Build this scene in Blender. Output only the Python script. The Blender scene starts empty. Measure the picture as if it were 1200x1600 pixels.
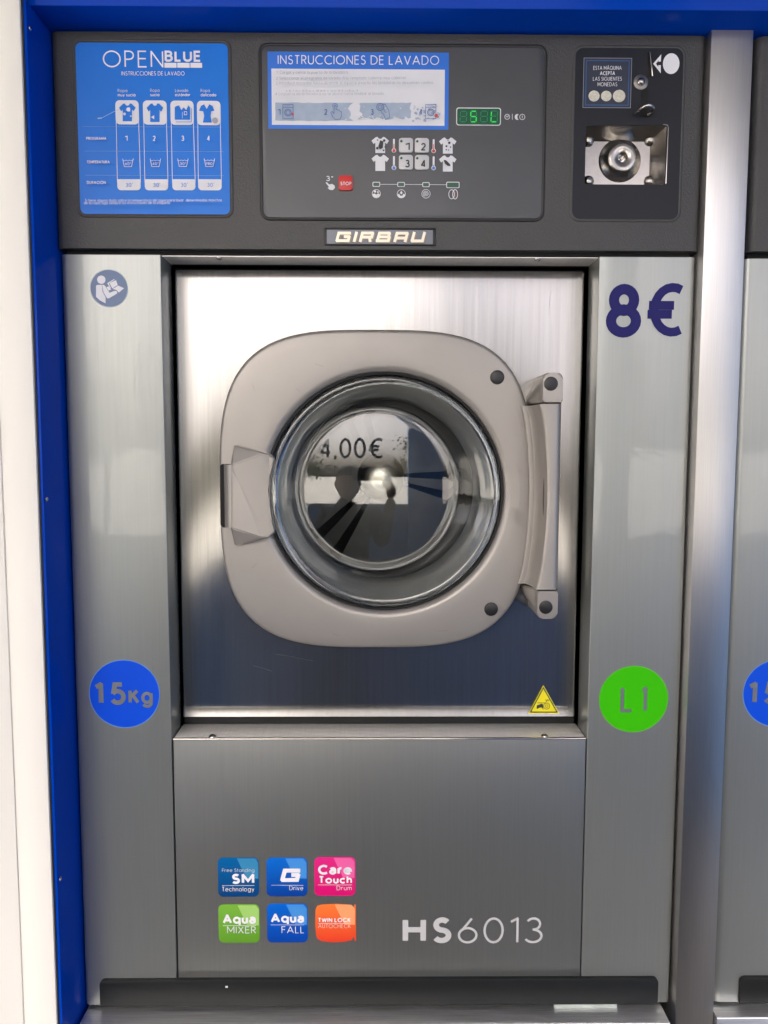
import bpy, bmesh, math, random
from mathutils import Vector, Matrix

random.seed(7)
S = bpy.context.scene
COL = S.collection
PI = math.pi

# ------------------------------------------------------------------ camera
H = 1.5            # camera height above the pavement
CAMD = 0.84        # camera to the front plane (Y = 0) of the machine
FPX = 1202.0       # focal length in pixels of the 1200 x 1600 photograph
YAW, PITCH, ROLL = 0.00917819, 0.08557289, 0.0020889
_cy, _sy, _cp, _sp = math.cos(YAW), math.sin(YAW), math.cos(PITCH), math.sin(PITCH)
FWD = Vector((_sy*_cp, _cy*_cp, -_sp))
_r = Vector((_cy, -_sy, 0)); _u = _r.cross(FWD)
RIGHT = math.cos(ROLL)*_r + math.sin(ROLL)*_u
UP = -math.sin(ROLL)*_r + math.cos(ROLL)*_u
cam_d = bpy.data.cameras.new('camera')
cam = bpy.data.objects.new('camera', cam_d); COL.objects.link(cam)
cam_d.sensor_fit = 'VERTICAL'; cam_d.sensor_height = 36.0
cam_d.lens = 36.0*FPX/1600.0
cam_d.clip_start = 0.01; cam_d.clip_end = 2000
M = Matrix((RIGHT, UP, -FWD)).transposed().to_4x4()
M.translation = Vector((0, -CAMD, H))
cam.matrix_world = M
S.camera = cam

# ------------------------------------------------------------------ sky, sun, exposure
SUN_EL, SUN_AZ = math.radians(54), math.radians(200)   # high sun in front of the kiosk, a little to the left; the canopy keeps it off the machines
W = bpy.data.worlds.new('World'); S.world = W; W.use_nodes = True
wn = W.node_tree; wn.nodes.clear()
sky = wn.nodes.new('ShaderNodeTexSky'); sky.sky_type = 'NISHITA'; sky.sun_disc = False
sky.sun_elevation = SUN_EL; sky.sun_rotation = SUN_AZ
sky.air_density = 0.32; sky.dust_density = 9.0; sky.ozone_density = 0.0
bg = wn.nodes.new('ShaderNodeBackground'); bg.inputs['Strength'].default_value = 0.15
wo = wn.nodes.new('ShaderNodeOutputWorld')
wn.links.new(sky.outputs[0], bg.inputs['Color']); wn.links.new(bg.outputs[0], wo.inputs['Surface'])
sl = bpy.data.lights.new('sun', 'SUN'); sl.energy = 2.0; sl.angle = math.radians(0.5); sl.color = (1, .97, .93)
sun = bpy.data.objects.new('sun', sl); COL.objects.link(sun)
sd = Vector((math.sin(SUN_AZ)*math.cos(SUN_EL), math.cos(SUN_AZ)*math.cos(SUN_EL), math.sin(SUN_EL)))
sun.rotation_euler = sd.to_track_quat('Z', 'Y').to_euler(); sun.location = (0, 6, 6)
S.view_settings.view_transform = 'Standard'; S.view_settings.look = 'None'
S.view_settings.gamma = 1.0; S.view_settings.use_curve_mapping = False
S.view_settings.exposure = 2.34
c = S.cycles
S.render.engine = 'CYCLES'
c.max_bounces = 16; c.transmission_bounces = 14; c.glossy_bounces = 8; c.diffuse_bounces = 4
c.transparent_max_bounces = 12
c.sample_clamp_indirect = 6.0; c.caustics_reflective = True; c.caustics_refractive = True
c.use_denoising = True

# ------------------------------------------------------------------ pixel -> metre on a plane of constant Y
def U(px, py, Y=0.0):
    d = (px-600)/FPX*RIGHT - (py-800)/FPX*UP + FWD
    t = (Y+CAMD)/d.y
    return (d.x*t, d.z*t + H)
def RC(px0, py0, px1, py1, Y=0.0):
    a = U(px0, py0, Y); b = U(px1, py1, Y)
    return a[0], b[0], b[1], a[1]          # x0, x1, z0, z1
def QUAD(tl, tr, br, bl, Y):
    a, b, c_, d = U(*tl, Y), U(*tr, Y), U(*br, Y), U(*bl, Y)
    return (a[0]+d[0])/2, (b[0]+c_[0])/2, (c_[1]+d[1])/2, (a[1]+b[1])/2
def PXM(px, py, Y=0.0):                      # metres per pixel, vertical
    return U(px, py-.5, Y)[1]-U(px, py+.5, Y)[1]
def PXH(px, py, Y=0.0):
    return U(px+.5, py, Y)[0]-U(px-.5, py, Y)[0]

# ------------------------------------------------------------------ materials
MATS = {}
def lin(c_):
    def f(v):
        v /= 255.0
        return v/12.92 if v <= .04045 else ((v+.055)/1.055)**2.4
    return tuple(f(v) for v in c_)
def mat(name, color, rough=.5, metal=0.0, var=0.0, vscale=(40, 40, 40), rvar=0.0, bump=0.0, bscale=None, bdist=.0005,
        coat=0.0, coat_rough=.05, aniso=0.0, tangent=None, emit=None, emit_s=0.0, spec=.5, trans=0.0, ior=1.5, detail=4,
        btype='NOISE', coat_bump=0.0):
    if name in MATS: return MATS[name]
    m = bpy.data.materials.new(name); m.use_nodes = True
    nt = m.node_tree; N = nt.nodes; L = nt.links
    b = N['Principled BSDF']
    b.inputs['Base Color'].default_value = (*color, 1)
    b.inputs['Roughness'].default_value = rough; b.inputs['Metallic'].default_value = metal
    b.inputs['Specular IOR Level'].default_value = spec; b.inputs['IOR'].default_value = ior
    b.inputs['Transmission Weight'].default_value = trans
    b.inputs['Coat Weight'].default_value = coat; b.inputs['Coat Roughness'].default_value = coat_rough
    if emit:
        b.inputs['Emission Color'].default_value = (*emit, 1); b.inputs['Emission Strength'].default_value = emit_s
    tc = N.new('ShaderNodeTexCoord')
    def noise(scale, det=detail):
        mp = N.new('ShaderNodeMapping'); mp.inputs['Scale'].default_value = scale
        L.new(tc.outputs['Object'], mp.inputs['Vector'])
        n = N.new('ShaderNodeTexNoise'); n.inputs['Scale'].default_value = 1.0; n.inputs['Detail'].default_value = det
        L.new(mp.outputs[0], n.inputs['Vector']); return n
    if var or rvar:
        n = noise(vscale)
        if var:
            mr = N.new('ShaderNodeMapRange'); mr.inputs['From Min'].default_value = .25; mr.inputs['From Max'].default_value = .75
            mr.inputs['To Min'].default_value = 1-var; mr.inputs['To Max'].default_value = 1+var
            L.new(n.outputs['Fac'], mr.inputs['Value'])
            mx = N.new('ShaderNodeVectorMath'); mx.operation = 'SCALE'; mx.inputs[0].default_value = color
            L.new(mr.outputs[0], mx.inputs['Scale']); L.new(mx.outputs[0], b.inputs['Base Color'])
        if rvar:
            mr = N.new('ShaderNodeMapRange'); mr.inputs['From Min'].default_value = .25; mr.inputs['From Max'].default_value = .75
            mr.inputs['To Min'].default_value = max(.02, rough-rvar); mr.inputs['To Max'].default_value = min(1, rough+rvar)
            n2 = noise(tuple(v*.6 for v in vscale)); L.new(n2.outputs['Fac'], mr.inputs['Value']); L.new(mr.outputs[0], b.inputs['Roughness'])
    if bump:
        bs = bscale or vscale
        if btype == 'VORONOI':
            mp = N.new('ShaderNodeMapping'); mp.inputs['Scale'].default_value = bs; L.new(tc.outputs['Object'], mp.inputs['Vector'])
            n = N.new('ShaderNodeTexVoronoi'); n.feature = 'SMOOTH_F1'; n.inputs['Scale'].default_value = 1.0
            L.new(mp.outputs[0], n.inputs['Vector']); src = n.outputs['Distance']
        else:
            src = noise(bs).outputs['Fac']
        bp = N.new('ShaderNodeBump'); bp.inputs['Strength'].default_value = bump; bp.inputs['Distance'].default_value = bdist
        L.new(src, bp.inputs['Height']); L.new(bp.outputs[0], b.inputs['Normal'])
    if coat_bump:
        n = noise((55, 55, 38), 3)
        bp = N.new('ShaderNodeBump'); bp.inputs['Strength'].default_value = coat_bump; bp.inputs['Distance'].default_value = .0006
        L.new(n.outputs['Fac'], bp.inputs['Height']); L.new(bp.outputs[0], b.inputs['Coat Normal'])
    if aniso:
        b.inputs['Anisotropic'].default_value = aniso
        cx = N.new('ShaderNodeCombineXYZ')
        for i in range(3): cx.inputs[i].default_value = tangent[i]
        L.new(cx.outputs[0], b.inputs['Tangent'])
    MATS[name] = m
    return m
def gradmat(name, c_top, c_bot, z0, z1, rough=.3):       # printed colour gradient, top to bottom
    m = bpy.data.materials.new(name); m.use_nodes = True; N = m.node_tree.nodes; L = m.node_tree.links
    b = N['Principled BSDF']; b.inputs['Roughness'].default_value = rough
    tc = N.new('ShaderNodeTexCoord'); sp = N.new('ShaderNodeSeparateXYZ'); L.new(tc.outputs['Object'], sp.inputs[0])
    mr = N.new('ShaderNodeMapRange'); mr.inputs['From Min'].default_value = z0; mr.inputs['From Max'].default_value = z1
    L.new(sp.outputs['Z'], mr.inputs['Value'])
    mx = N.new('ShaderNodeMix'); mx.data_type = 'RGBA'
    mx.inputs[6].default_value = (*c_bot, 1); mx.inputs[7].default_value = (*c_top, 1)
    L.new(mr.outputs[0], mx.inputs[0]); L.new(mx.outputs[2], b.inputs['Base Color'])
    return m

BRV = (380, 380, 7)        # vertical brushing
steel_panel = mat('brushed_steel_panel', (.315, .308, .292), .21, .95, var=.10, vscale=BRV, rvar=.03, aniso=.9, tangent=(1, 0, 0),
                  bump=.02, bscale=BRV, bdist=.0002)
steel_post = mat('brushed_steel_post', (.50, .49, .475), .36, 1.0, var=.06, vscale=(900, 900, 14), rvar=.04, aniso=.8, tangent=(1, 0, 0),
                 bump=.03, bscale=(900, 900, 14), bdist=.0002)
steel_sill = mat('brushed_steel_sill', (.78, .78, .78), .45, 1.0, var=.14, vscale=(16, 500, 500), rvar=.1, bump=.1, bscale=(16, 500, 500), bdist=.0002)
steel_ledge = mat('brushed_steel_ledge', (.86, .83, .78), .34, .35, var=.05, vscale=(600, 20, 600), rvar=.05)
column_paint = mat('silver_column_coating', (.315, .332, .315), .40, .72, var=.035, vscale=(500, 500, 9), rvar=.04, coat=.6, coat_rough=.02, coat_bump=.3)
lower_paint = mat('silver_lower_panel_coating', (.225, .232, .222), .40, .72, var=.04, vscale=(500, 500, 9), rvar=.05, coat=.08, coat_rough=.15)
header_plastic = mat('grained_charcoal_plastic', (.05, .05, .049), .48, 0, var=.06, vscale=(12, 12, 12), bump=.55, bscale=(620, 620, 620), bdist=.0006, btype='VORONOI')
panel_membrane = mat('graphite_membrane', (.062, .065, .070), .32, 0, var=.05, vscale=(15, 15, 15), rvar=.04)
coin_plate_mat = mat('blue_black_plate', (.010, .012, .018), .42, 0, spec=.3, var=.06, vscale=(20, 20, 20))
black_plastic = mat('black_plastic', (.012, .012, .013), .4)
dark_gap = mat('black_gap', (.006, .006, .006), .8)
rubber = mat('black_rubber', (.015, .015, .016), .6, var=.1)
blue_frame = mat('blue_lacquer', (.0005, .048, .42), .16, 0, var=.04, vscale=(6, 6, 3), spec=.06)
white_wall = mat('white_cladding_paint', (.85, .82, .745), .5, 0, var=.03, vscale=(3, 3, 1.2), bump=.05, bscale=(60, 60, 60))
casting = mat('champagne_casting_paint', (.345, .325, .297), .42, .5, var=.05, vscale=(9, 9, 9), rvar=.05, bump=.25, bscale=(1400, 1400, 1400), bdist=.0002)
chrome = mat('polished_steel', (.62, .59, .55), .12, 1.0, var=.05, vscale=(60, 60, 60))
cup_steel = mat('satin_steel_cup', (.40, .38, .355), .24, 1.0, var=.06, vscale=(150, 150, 150))
plinth_mat = mat('anthracite_plinth', (.010, .0115, .0115), .5, 0, spec=.3, var=.08, vscale=(30, 30, 60))
glass_mat = mat('door_glass', (.97, 1.0, .985), 0.0, 0, trans=1.0, ior=1.7, spec=.5)
glass_edge = mat('green_glass_edge', (.35, .42, .38), .12, .6)
drum_steel = mat('drum_steel', (.42, .41, .39), .28, 1.0, var=.06, vscale=(50, 50, 50))
drum_back_mat = mat('drum_back_steel', (.16, .16, .155), .46, 1.0, var=.08, vscale=(50, 50, 50))
st_blue = mat('sticker_blue_print', lin((10, 116, 216)), .35, spec=.3, var=.03, vscale=(20, 20, 20), rvar=.05)
st_blue2 = mat('instruction_blue_print', lin((36, 112, 212)), .32)
st_white = mat('white_print', (.82, .82, .84), .4)
st_white2 = mat('whitish_vinyl', (.72, .73, .76), .4, var=.02, vscale=(60, 60, 60))
st_grey = mat('grey_print', (.34, .36, .42), .5)
st_faint = mat('faint_grey_print', (.55, .57, .60), .5)
st_band = mat('worn_blue_band_print', (.36, .44, .55), .5, var=.08, vscale=(120, 120, 120))
st_line = mat('blue_line_print', (.06, .15, .42), .5)
st_red = mat('red_print', (.60, .06, .06), .4)
st_lblue = mat('light_blue_print', (.10, .22, .62), .4)
navy = mat('navy_vinyl', (.004, .003, .115), .45, spec=.25)
roundel_blue = mat('roundel_blue_vinyl', (.0005, .075, .70), .45, spec=.25)
halo_blue = mat('pale_blue_vinyl_rim', (.16, .34, .62), .4)
roundel_green = mat('roundel_green_vinyl', (.045, .52, .001), .45, spec=.15)
halo_green = mat('pale_green_vinyl_rim', (.18, .46, .08), .4)
manual_blue = mat('manual_sign_blue', (.13, .20, .34), .4)
icon_dark = mat('dark_print', (.03, .032, .036), .5)
hs_grey = mat('pale_grey_lettering', (.56, .56, .55), .35)
yellow = mat('warning_yellow', (.85, .75, .01), .4)
led_off = mat('green_led_window', (.015, .09, .045), .3)
disp_green = mat('display_green', (.004, .085, .035), .25, emit=(.0, .25, .08), emit_s=.006)
seg_off = mat('segment_dim', (.01, .17, .08), .3, emit=(.02, .5, .2), emit_s=.018)
seg_on = mat('segment_lit', (.02, .4, .06), .3, emit=(.03, 1.0, .12), emit_s=.11)
stop_red = mat('stop_red', (.62, .035, .03), .4)
button_mat = mat('button_grey_white', (.60, .60, .60), .4)
cream = mat('cream_badge_letters', (.72, .66, .52), .3, .25)
badge_mat = mat('badge_silver', (.13, .14, .16), .35, .5)

# ------------------------------------------------------------------ object helpers
def tag(o, label=None, cat=None, group=None, kind=None):
    if label: o['label'] = label
    if cat: o['category'] = cat
    if group: o['group'] = group
    if kind: o['kind'] = kind
    return o
def thing(name, loc, label, cat, group=None):
    o = bpy.data.objects.new(name, None); COL.objects.link(o); o.location = loc
    o.empty_display_size = .05
    return tag(o, label, cat, group)
def link(name, me, m, parent=None, smooth=False, label=None):
    o = bpy.data.objects.new(name, me); COL.objects.link(o)
    if m: me.materials.append(m)
    if smooth:
        for p in me.polygons: p.use_smooth = True
    if parent:
        o.parent = parent
        if parent.type == 'EMPTY': o.matrix_parent_inverse = Matrix.Translation(-Vector(parent.location))
    if label: o['label'] = label
    return o
def from_bm(name, bm, m, parent=None, smooth=False, label=None, auto=None):
    bmesh.ops.recalc_face_normals(bm, faces=bm.faces)
    me = bpy.data.meshes.new(name); bm.to_mesh(me); bm.free()
    o = link(name, me, m, parent, smooth, label)
    if auto is not None:
        for p in me.polygons: p.use_smooth = True
        me.set_sharp_from_angle(angle=math.radians(auto))
    return o
def box(name, x0, x1, y0, y1, z0, z1, m, parent=None, bev=0.0, seg=2, label=None):
    bm = bmesh.new(); bmesh.ops.create_cube(bm, size=1)
    for v in bm.verts:
        v.co = Vector(((x0+x1)/2+v.co.x*(x1-x0), (y0+y1)/2+v.co.y*(y1-y0), (z0+z1)/2+v.co.z*(z1-z0)))
    if bev: bmesh.ops.bevel(bm, geom=bm.edges[:], offset=bev, segments=seg, affect='EDGES', profile=.5)
    return from_bm(name, bm, m, parent, label=label, auto=35 if bev else None)
def rrect(x0, x1, z0, z1, r, n=7):
    pts = []
    for cx, cz, a in ((x1-r, z1-r, 0), (x0+r, z1-r, 90), (x0+r, z0+r, 180), (x1-r, z0+r, 270)):
        for i in range(n+1):
            t = math.radians(a+90*i/n); pts.append((cx+r*math.cos(t), cz+r*math.sin(t)))
    return pts
def circle(cx, cz, rx, rz=None, n=48):
    rz = rz or rx
    return [(cx+rx*math.cos(2*PI*i/n), cz+rz*math.sin(2*PI*i/n)) for i in range(n)]
def prism(name, pts, yf, yb, m, parent=None, bev=0.0, seg=2, label=None):   # outline in XZ, from front yf to back yb
    bm = bmesh.new()
    f = [bm.verts.new((x, yf, z)) for x, z in pts]; b = [bm.verts.new((x, yb, z)) for x, z in pts]
    ff = bm.faces.new(f); bm.faces.new(b[::-1]); n = len(pts)
    for i in range(n): bm.faces.new((f[i], b[i], b[(i+1) % n], f[(i+1) % n]))
    if bev: bmesh.ops.bevel(bm, geom=list(ff.edges), offset=bev, segments=seg, affect='EDGES', profile=.5)
    return from_bm(name, bm, m, parent, label=label, auto=32)
def extz(name, prof, z0, z1, m, parent=None, label=None):                      # outline in XY, extruded in Z
    bm = bmesh.new()
    a = [bm.verts.new((x, y, z0)) for x, y in prof]; b = [bm.verts.new((x, y, z1)) for x, y in prof]; n = len(prof)
    bm.faces.new(a); bm.faces.new(b[::-1])
    for i in range(n): bm.faces.new((a[i], b[i], b[(i+1) % n], a[(i+1) % n]))
    return from_bm(name, bm, m, parent, label=label, auto=32)
def sweep(name, path, prof, m, parent=None, closed_prof=False, label=None):    # closed path in XZ; prof = [(outward offset, y)]
    n = len(path); bm = bmesh.new(); rows = []
    for i in range(n):
        p = Vector(path[i]); a = Vector(path[i-1]); b = Vector(path[(i+1) % n])
        t = (b-a).normalized(); nn = Vector((t.y, -t.x))
        rows.append([bm.verts.new((p.x+nn.x*o, y, p.y+nn.y*o)) for o, y in prof])
    k = len(prof)
    for i in range(n):
        A, B = rows[i], rows[(i+1) % n]
        for j in range(k if closed_prof else k-1):
            bm.faces.new((A[j], A[(j+1) % k], B[(j+1) % k], B[j]))
    return from_bm(name, bm, m, parent, label=label, auto=40)
def bead(name, x0, x1, z0, z1, r, w, h, Y, m, parent):                          # raised rounded frame
    prof = [(w*math.cos(t), Y-h*math.sin(t)) for t in [PI*i/6 for i in range(7)]]
    return sweep(name, rrect(x0, x1, z0, z1, r), prof, m, parent)
def lathe(name, prof, cx, cz, m, parent=None, n=64, closed=False, label=None, auto=40):   # prof = [(radius, y)], axis along Y
    bm = bmesh.new(); rows = []
    for r, y in prof:
        if r < 1e-6: rows.append([bm.verts.new((cx, y, cz))])
        else: rows.append([bm.verts.new((cx+r*math.cos(2*PI*i/n), y, cz+r*math.sin(2*PI*i/n))) for i in range(n)])
    pairs = list(zip(rows[:-1], rows[1:]))
    if closed: pairs.append((rows[-1], rows[0]))
    for A, B in pairs:
        for i in range(n):
            j = (i+1) % n
            if len(A) == 1 and len(B) == 1: continue
            if len(A) == 1: bm.faces.new((A[0], B[i], B[j]))
            elif len(B) == 1: bm.faces.new((A[i], B[0], A[j]))
            else: bm.faces.new((A[i], B[i], B[j], A[j]))
    return from_bm(name, bm, m, parent, label=label, auto=auto)
class Flat:                                                                     # flat printed shapes gathered into one sheet mesh
    def __init__(s, Y, auto=False): s.v = []; s.f = []; s.Y = Y; s.k = 0; s.m = []; s.auto = auto
    def mark(s): s.m.append(len(s.f)); return s
    def poly(s, pts, dy=None):
        o = len(s.v); y = s.Y-s.k*2.5e-5 if dy is None else s.Y-dy
        s.v += [(x, y, z) for x, z in pts]; s.f.append(list(range(o, o+len(pts)))); s.k += 1; return s
    def px(s, pts): return s.poly([U(x, y, s.Y) for x, y in pts])
    def rpx(s, x0, y0, x1, y1, r=0.0):
        a, b, z0, z1 = RC(x0, y0, x1, y1, s.Y)
        if r: return s.poly(rrect(a, b, z0, z1, r*PXM(x0, y0, s.Y), 5))
        return s.poly([(a, z0), (b, z0), (b, z1), (a, z1)])
    def cpx(s, x, y, r, ry=None, n=32):
        c_ = U(x, y, s.Y); return s.poly(circle(c_[0], c_[1], r*PXH(x, y, s.Y), (ry or r)*PXM(x, y, s.Y), n))
    def ribbon(s, pts, w, closed=False):
        pts = [Vector(p) for p in pts]
        P = [pts[0]]
        for p in pts[1:]:
            if (p-P[-1]).length > 1e-7: P.append(p)
        if closed and (P[0]-P[-1]).length < 1e-7: P.pop()
        n = len(P)
        if n < 2: return s
        if not closed:                                                         # split at very sharp corners
            for i in range(1, n-1):
                a = (P[i]-P[i-1]).normalized(); b = (P[i+1]-P[i]).normalized()
                if a.dot(b) < -.25:
                    s.ribbon([*P[:i], P[i]+a*w*.28], w); s.ribbon([P[i]-b*w*.28, *P[i+1:]], w); return s
        o = len(s.v); y = s.Y-s.k*2.5e-5; s.k += 1
        for i in range(n):
            if closed: a = (P[i]-P[i-1]).normalized(); b = (P[(i+1) % n]-P[i]).normalized()
            else:
                a = (P[i]-P[i-1]).normalized() if i else (P[1]-P[0]).normalized()
                b = (P[i+1]-P[i]).normalized() if i < n-1 else a
            t = (a+b).normalized(); nn = Vector((-t.y, t.x)); k = 1/max(.35, nn.dot(Vector((-a.y, a.x))))
            q = P[i]+nn*k*w/2; r = P[i]-nn*k*w/2
            s.v += [(q.x, y, q.y), (r.x, y, r.y)]
        for i in range(n if closed else n-1):
            j = (i+1) % n
            s.f.append([o+2*i, o+2*i+1, o+2*j+1, o+2*j])
        return s
    def line(s, pxpts, wpx, closed=False):
        P = [U(x, y, s.Y) for x, y in pxpts]; return s.ribbon(P, wpx*PXM(*pxpts[0], s.Y), closed)
    def build(s, name, m, parent=None, label=None, kind=None):
        cuts = sorted(set([0]+s.m+[len(s.f)])); o = None
        for a, b in zip(cuts[:-1], cuts[1:]):
            used = sorted({i for f in s.f[a:b] for i in f}); ix = {v: i for i, v in enumerate(used)}
            o = s._one(name, [s.v[i] for i in used], [[ix[i] for i in f] for f in s.f[a:b]], m, parent, label)
            if kind: o['kind'] = kind
        return o
    def _one(s, name, sv, sf, m, parent, label):
        me = bpy.data.meshes.new(name); me.from_pydata(sv, [], sf); me.update()
        bm = bmesh.new(); bm.from_mesh(me)
        for f in bm.faces:
            f.normal_update()
            if f.normal.y > 0: f.normal_flip()
        bm.to_mesh(me); bm.free()
        return link(name, me, m, parent, label=label)

# ------------------------------------------------------------------ monoline lettering
def arc(cx, cy, rx, ry, a0, a1, n=None):
    n = n or max(4, int(abs(a1-a0)/15))
    return [(cx+rx*math.cos(math.radians(a0+(a1-a0)*i/n)), cy+ry*math.sin(math.radians(a0+(a1-a0)*i/n))) for i in range(n+1)]
def circ(cx, cy, rx, ry=None): return ('c', arc(cx, cy, rx, ry or rx, 0, 345, 23))
G = {
 'A': (.84, [[(0,0),(.42,1),(.84,0)], [(.15,.32),(.69,.32)]]),
 'B': (.54, [[(0,0),(0,1),(.27,1)]+arc(.27,.77,.22,.23,90,-90)+[(0,.54)], [(0,.54),(.28,.54)]+arc(.28,.27,.26,.27,90,-90)+[(0,0)]]),
 'C': (.82, [arc(.5,.5,.5,.5,48,312)]),
 'D': (.74, [[(0,0),(0,1),(.26,1)]+arc(.26,.5,.48,.5,90,-90)+[(0,0)]]),
 'E': (.48, [[(.48,1),(0,1),(0,0),(.48,0)], [(0,.53),(.45,.53)]]),
 'F': (.46, [[(.46,1),(0,1),(0,0)], [(0,.53),(.42,.53)]]),
 'G': (.95, [arc(.5,.5,.5,.5,45,352)+[(.98,.46),(.56,.46)]]),
 'H': (.64, [[(0,0),(0,1)], [(.64,0),(.64,1)], [(0,.53),(.64,.53)]]),
 'I': (.0, [[(0,0),(0,1)]]),
 'J': (.36, [arc(.16,.2,.2,.2,200,360)+[(.36,1)]]),
 'K': (.58, [[(0,0),(0,1)], [(.54,1),(0,.42)], [(.2,.62),(.58,0)]]),
 'L': (.44, [[(0,1),(0,0),(.44,0)]]),
 'M': (.84, [[(0,0),(0,1),(.42,.25),(.84,1),(.84,0)]]),
 'N': (.68, [[(0,0),(0,1),(.68,0),(.68,1)]]),
 'O': (1., [circ(.5,.5,.5)]),
 'P': (.5, [[(0,0),(0,1),(.24,1)]+arc(.24,.74,.26,.26,90,-90)+[(0,.48)]]),
 'Q': (1., [circ(.5,.5,.5), [(.62,.28),(.98,-.02)]]),
 'R': (.53, [[(0,0),(0,1),(.24,1)]+arc(.24,.74,.26,.26,90,-90)+[(0,.48)], [(.22,.48),(.53,0)]]),
 'S': (.5, [arc(.26,.755,.22,.245,35,265)+arc(.24,.255,.25,.255,85,-150)]),
 'T': (.54, [[(0,1),(.54,1)], [(.27,1),(.27,0)]]),
 'U': (.6, [[(0,1),(0,.3)]+arc(.3,.3,.3,.3,180,360)+[(.6,1)]]),
 'V': (.72, [[(0,1),(.36,0),(.72,1)]]),
 'W': (1.1, [[(0,1),(.27,0),(.55,.9),(.83,0),(1.1,1)]]),
 'X': (.62, [[(0,0),(.6,1)], [(.02,1),(.62,0)]]),
 'Y': (.62, [[(0,1),(.31,.45),(.62,1)], [(.31,.45),(.31,0)]]),
 'Z': (.56, [[(0,1),(.54,1),(0,0),(.56,0)]]),
 'a': (.66, [circ(.33,.34,.33,.34), [(.66,.69),(.66,0)]]),
 '\u00e4': (.56, [arc(.28,.47,.26,.22,155,0)+[(.54,0)], circ(.27,.2,.25,.2)]),
 'b': (.66, [circ(.33,.34,.33,.34), [(0,1.02),(0,0)]]),
 'c': (.58, [arc(.34,.34,.34,.34,48,312)]),
 'd': (.66, [circ(.33,.34,.33,.34), [(.66,1.02),(.66,0)]]),
 'e': (.66, [[(.03,.36),(.66,.36)]+arc(.33,.34,.33,.34,8,318)]),
 'f': (.34, [arc(.34,.8,.2,.22,95,180)+[(.14,0)], [(0,.66),(.32,.66)]]),
 'g': (.66, [circ(.33,.34,.33,.34), [(.66,.69),(.66,-.03)]+arc(.34,-.03,.32,.27,0,-155)]),
 'h': (.5, [[(0,1.02),(0,0)], [(0,.4)]+arc(.25,.42,.25,.27,180,0)+[(.5,0)]]),
 'i': (.0, [[(0,.69),(0,0)], [(0,.86),(0,.98)]]),
 'j': (.1, [[(.1,.69),(.1,-.1)]+arc(-.05,-.1,.15,.15,0,-80), [(.1,.86),(.1,.98)]]),
 'k': (.46, [[(0,1.02),(0,0)], [(.42,.69),(0,.28)], [(.14,.42),(.46,0)]]),
 'l': (.0, [[(0,1.02),(0,0)]]),
 'm': (.84, [[(0,.69),(0,0)], [(0,.42)]+arc(.21,.45,.21,.24,180,0)+[(.42,0)], [(.42,.42)]+arc(.63,.45,.21,.24,180,0)+[(.84,0)]]),
 'n': (.5, [[(0,.69),(0,0)], [(0,.4)]+arc(.25,.42,.25,.27,180,0)+[(.5,0)]]),
 'o': (.68, [circ(.34,.34,.34)]),
 'p': (.66, [circ(.33,.34,.33,.34), [(0,.69),(0,-.3)]]),
 'q': (.66, [circ(.33,.34,.33,.34), [(.66,.69),(.66,-.3)]]),
 'r': (.3, [[(0,.69),(0,0)], [(0,.4)]+arc(.26,.42,.26,.27,180,75)]),
 's': (.4, [arc(.2,.52,.17,.17,40,262)+arc(.2,.175,.19,.175,82,-145)]),
 't': (.28, [[(.13,.95),(.13,0)], [(0,.67),(.28,.67)]]),
 'u': (.5, [[(0,.69),(0,.26)]+arc(.25,.26,.25,.26,180,360)+[(.5,.69)], [(.5,.69),(.5,0)]]),
 'v': (.52, [[(0,.69),(.26,0),(.52,.69)]]),
 'x': (.5, [[(0,.69),(.5,0)], [(.5,.69),(0,0)]]),
 'y': (.54, [[(0,.69),(.28,.02)], [(.54,.69),(.16,-.3)]]),
 'z': (.44, [[(0,.67),(.42,.67),(0,.02),(.44,.02)]]),
 '0': (.6, [circ(.3,.5,.3,.5)]),
 '1': (.22, [[(0,.86),(.22,1),(.22,0)]]),
 '2': (.56, [arc(.28,.71,.27,.29,165,-38)+[(0,0),(.56,0)]]),
 '3': (.54, [arc(.26,.765,.22,.235,150,-90)+arc(.25,.265,.28,.265,88,-150)]),
 '4': (.6, [[(.45,0),(.45,1),(0,.26),(.6,.26)]]),
 '5': (.54, [[(.48,1),(.13,1),(.06,.55)]+arc(.25,.32,.29,.32,118,-150)]),
 '6': (.58, [[(.42,1),(.1,.5)], circ(.29,.3,.29,.3)]),
 '7': (.54, [[(0,1),(.54,1),(.16,0)]]),
 '8': (.56, [circ(.28,.75,.225,.25), circ(.28,.265,.28,.265)]),
 '9': (.58, [[(.16,0),(.5,.5)], circ(.29,.7,.29,.3)]),
 '\u20ac': (.72, [arc(.58,.5,.46,.5,62,298), [(-.02,.6),(.62,.6)], [(-.05,.4),(.57,.4)]]),
 '.': (.0, [[(0,0),(0,.1)]]), ',': (.05, [[(.05,.1),(0,-.12)]]), ':': (.0, [[(0,.05),(0,.15)], [(0,.5),(0,.6)]]),
 "'": (.0, [[(0,1.0),(0,.74)]]), '"': (.16, [[(0,1.0),(0,.74)], [(.16,1.0),(.16,.74)]]),
 '\u00b4': (.1, [[(.12,1.1),(0,.86)]]), '\u00ba': (.16, [circ(.09,.86,.09)]),
 '(': (.14, [arc(.5,.4,.5,.62,140,220)]), ')': (.14, [arc(-.36,.4,.5,.62,40,-40)]), '-': (.3, [[(0,.36),(.3,.36)]]),
}
ACC = {'\u00c1': ('A', .42, 1.08), '\u00d3': ('O', .5, 1.08), '\u00e1': ('a', .33, .82), '\u00f3': ('o', .34, .82), '\u00e9': ('e', .33, .82)}
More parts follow.
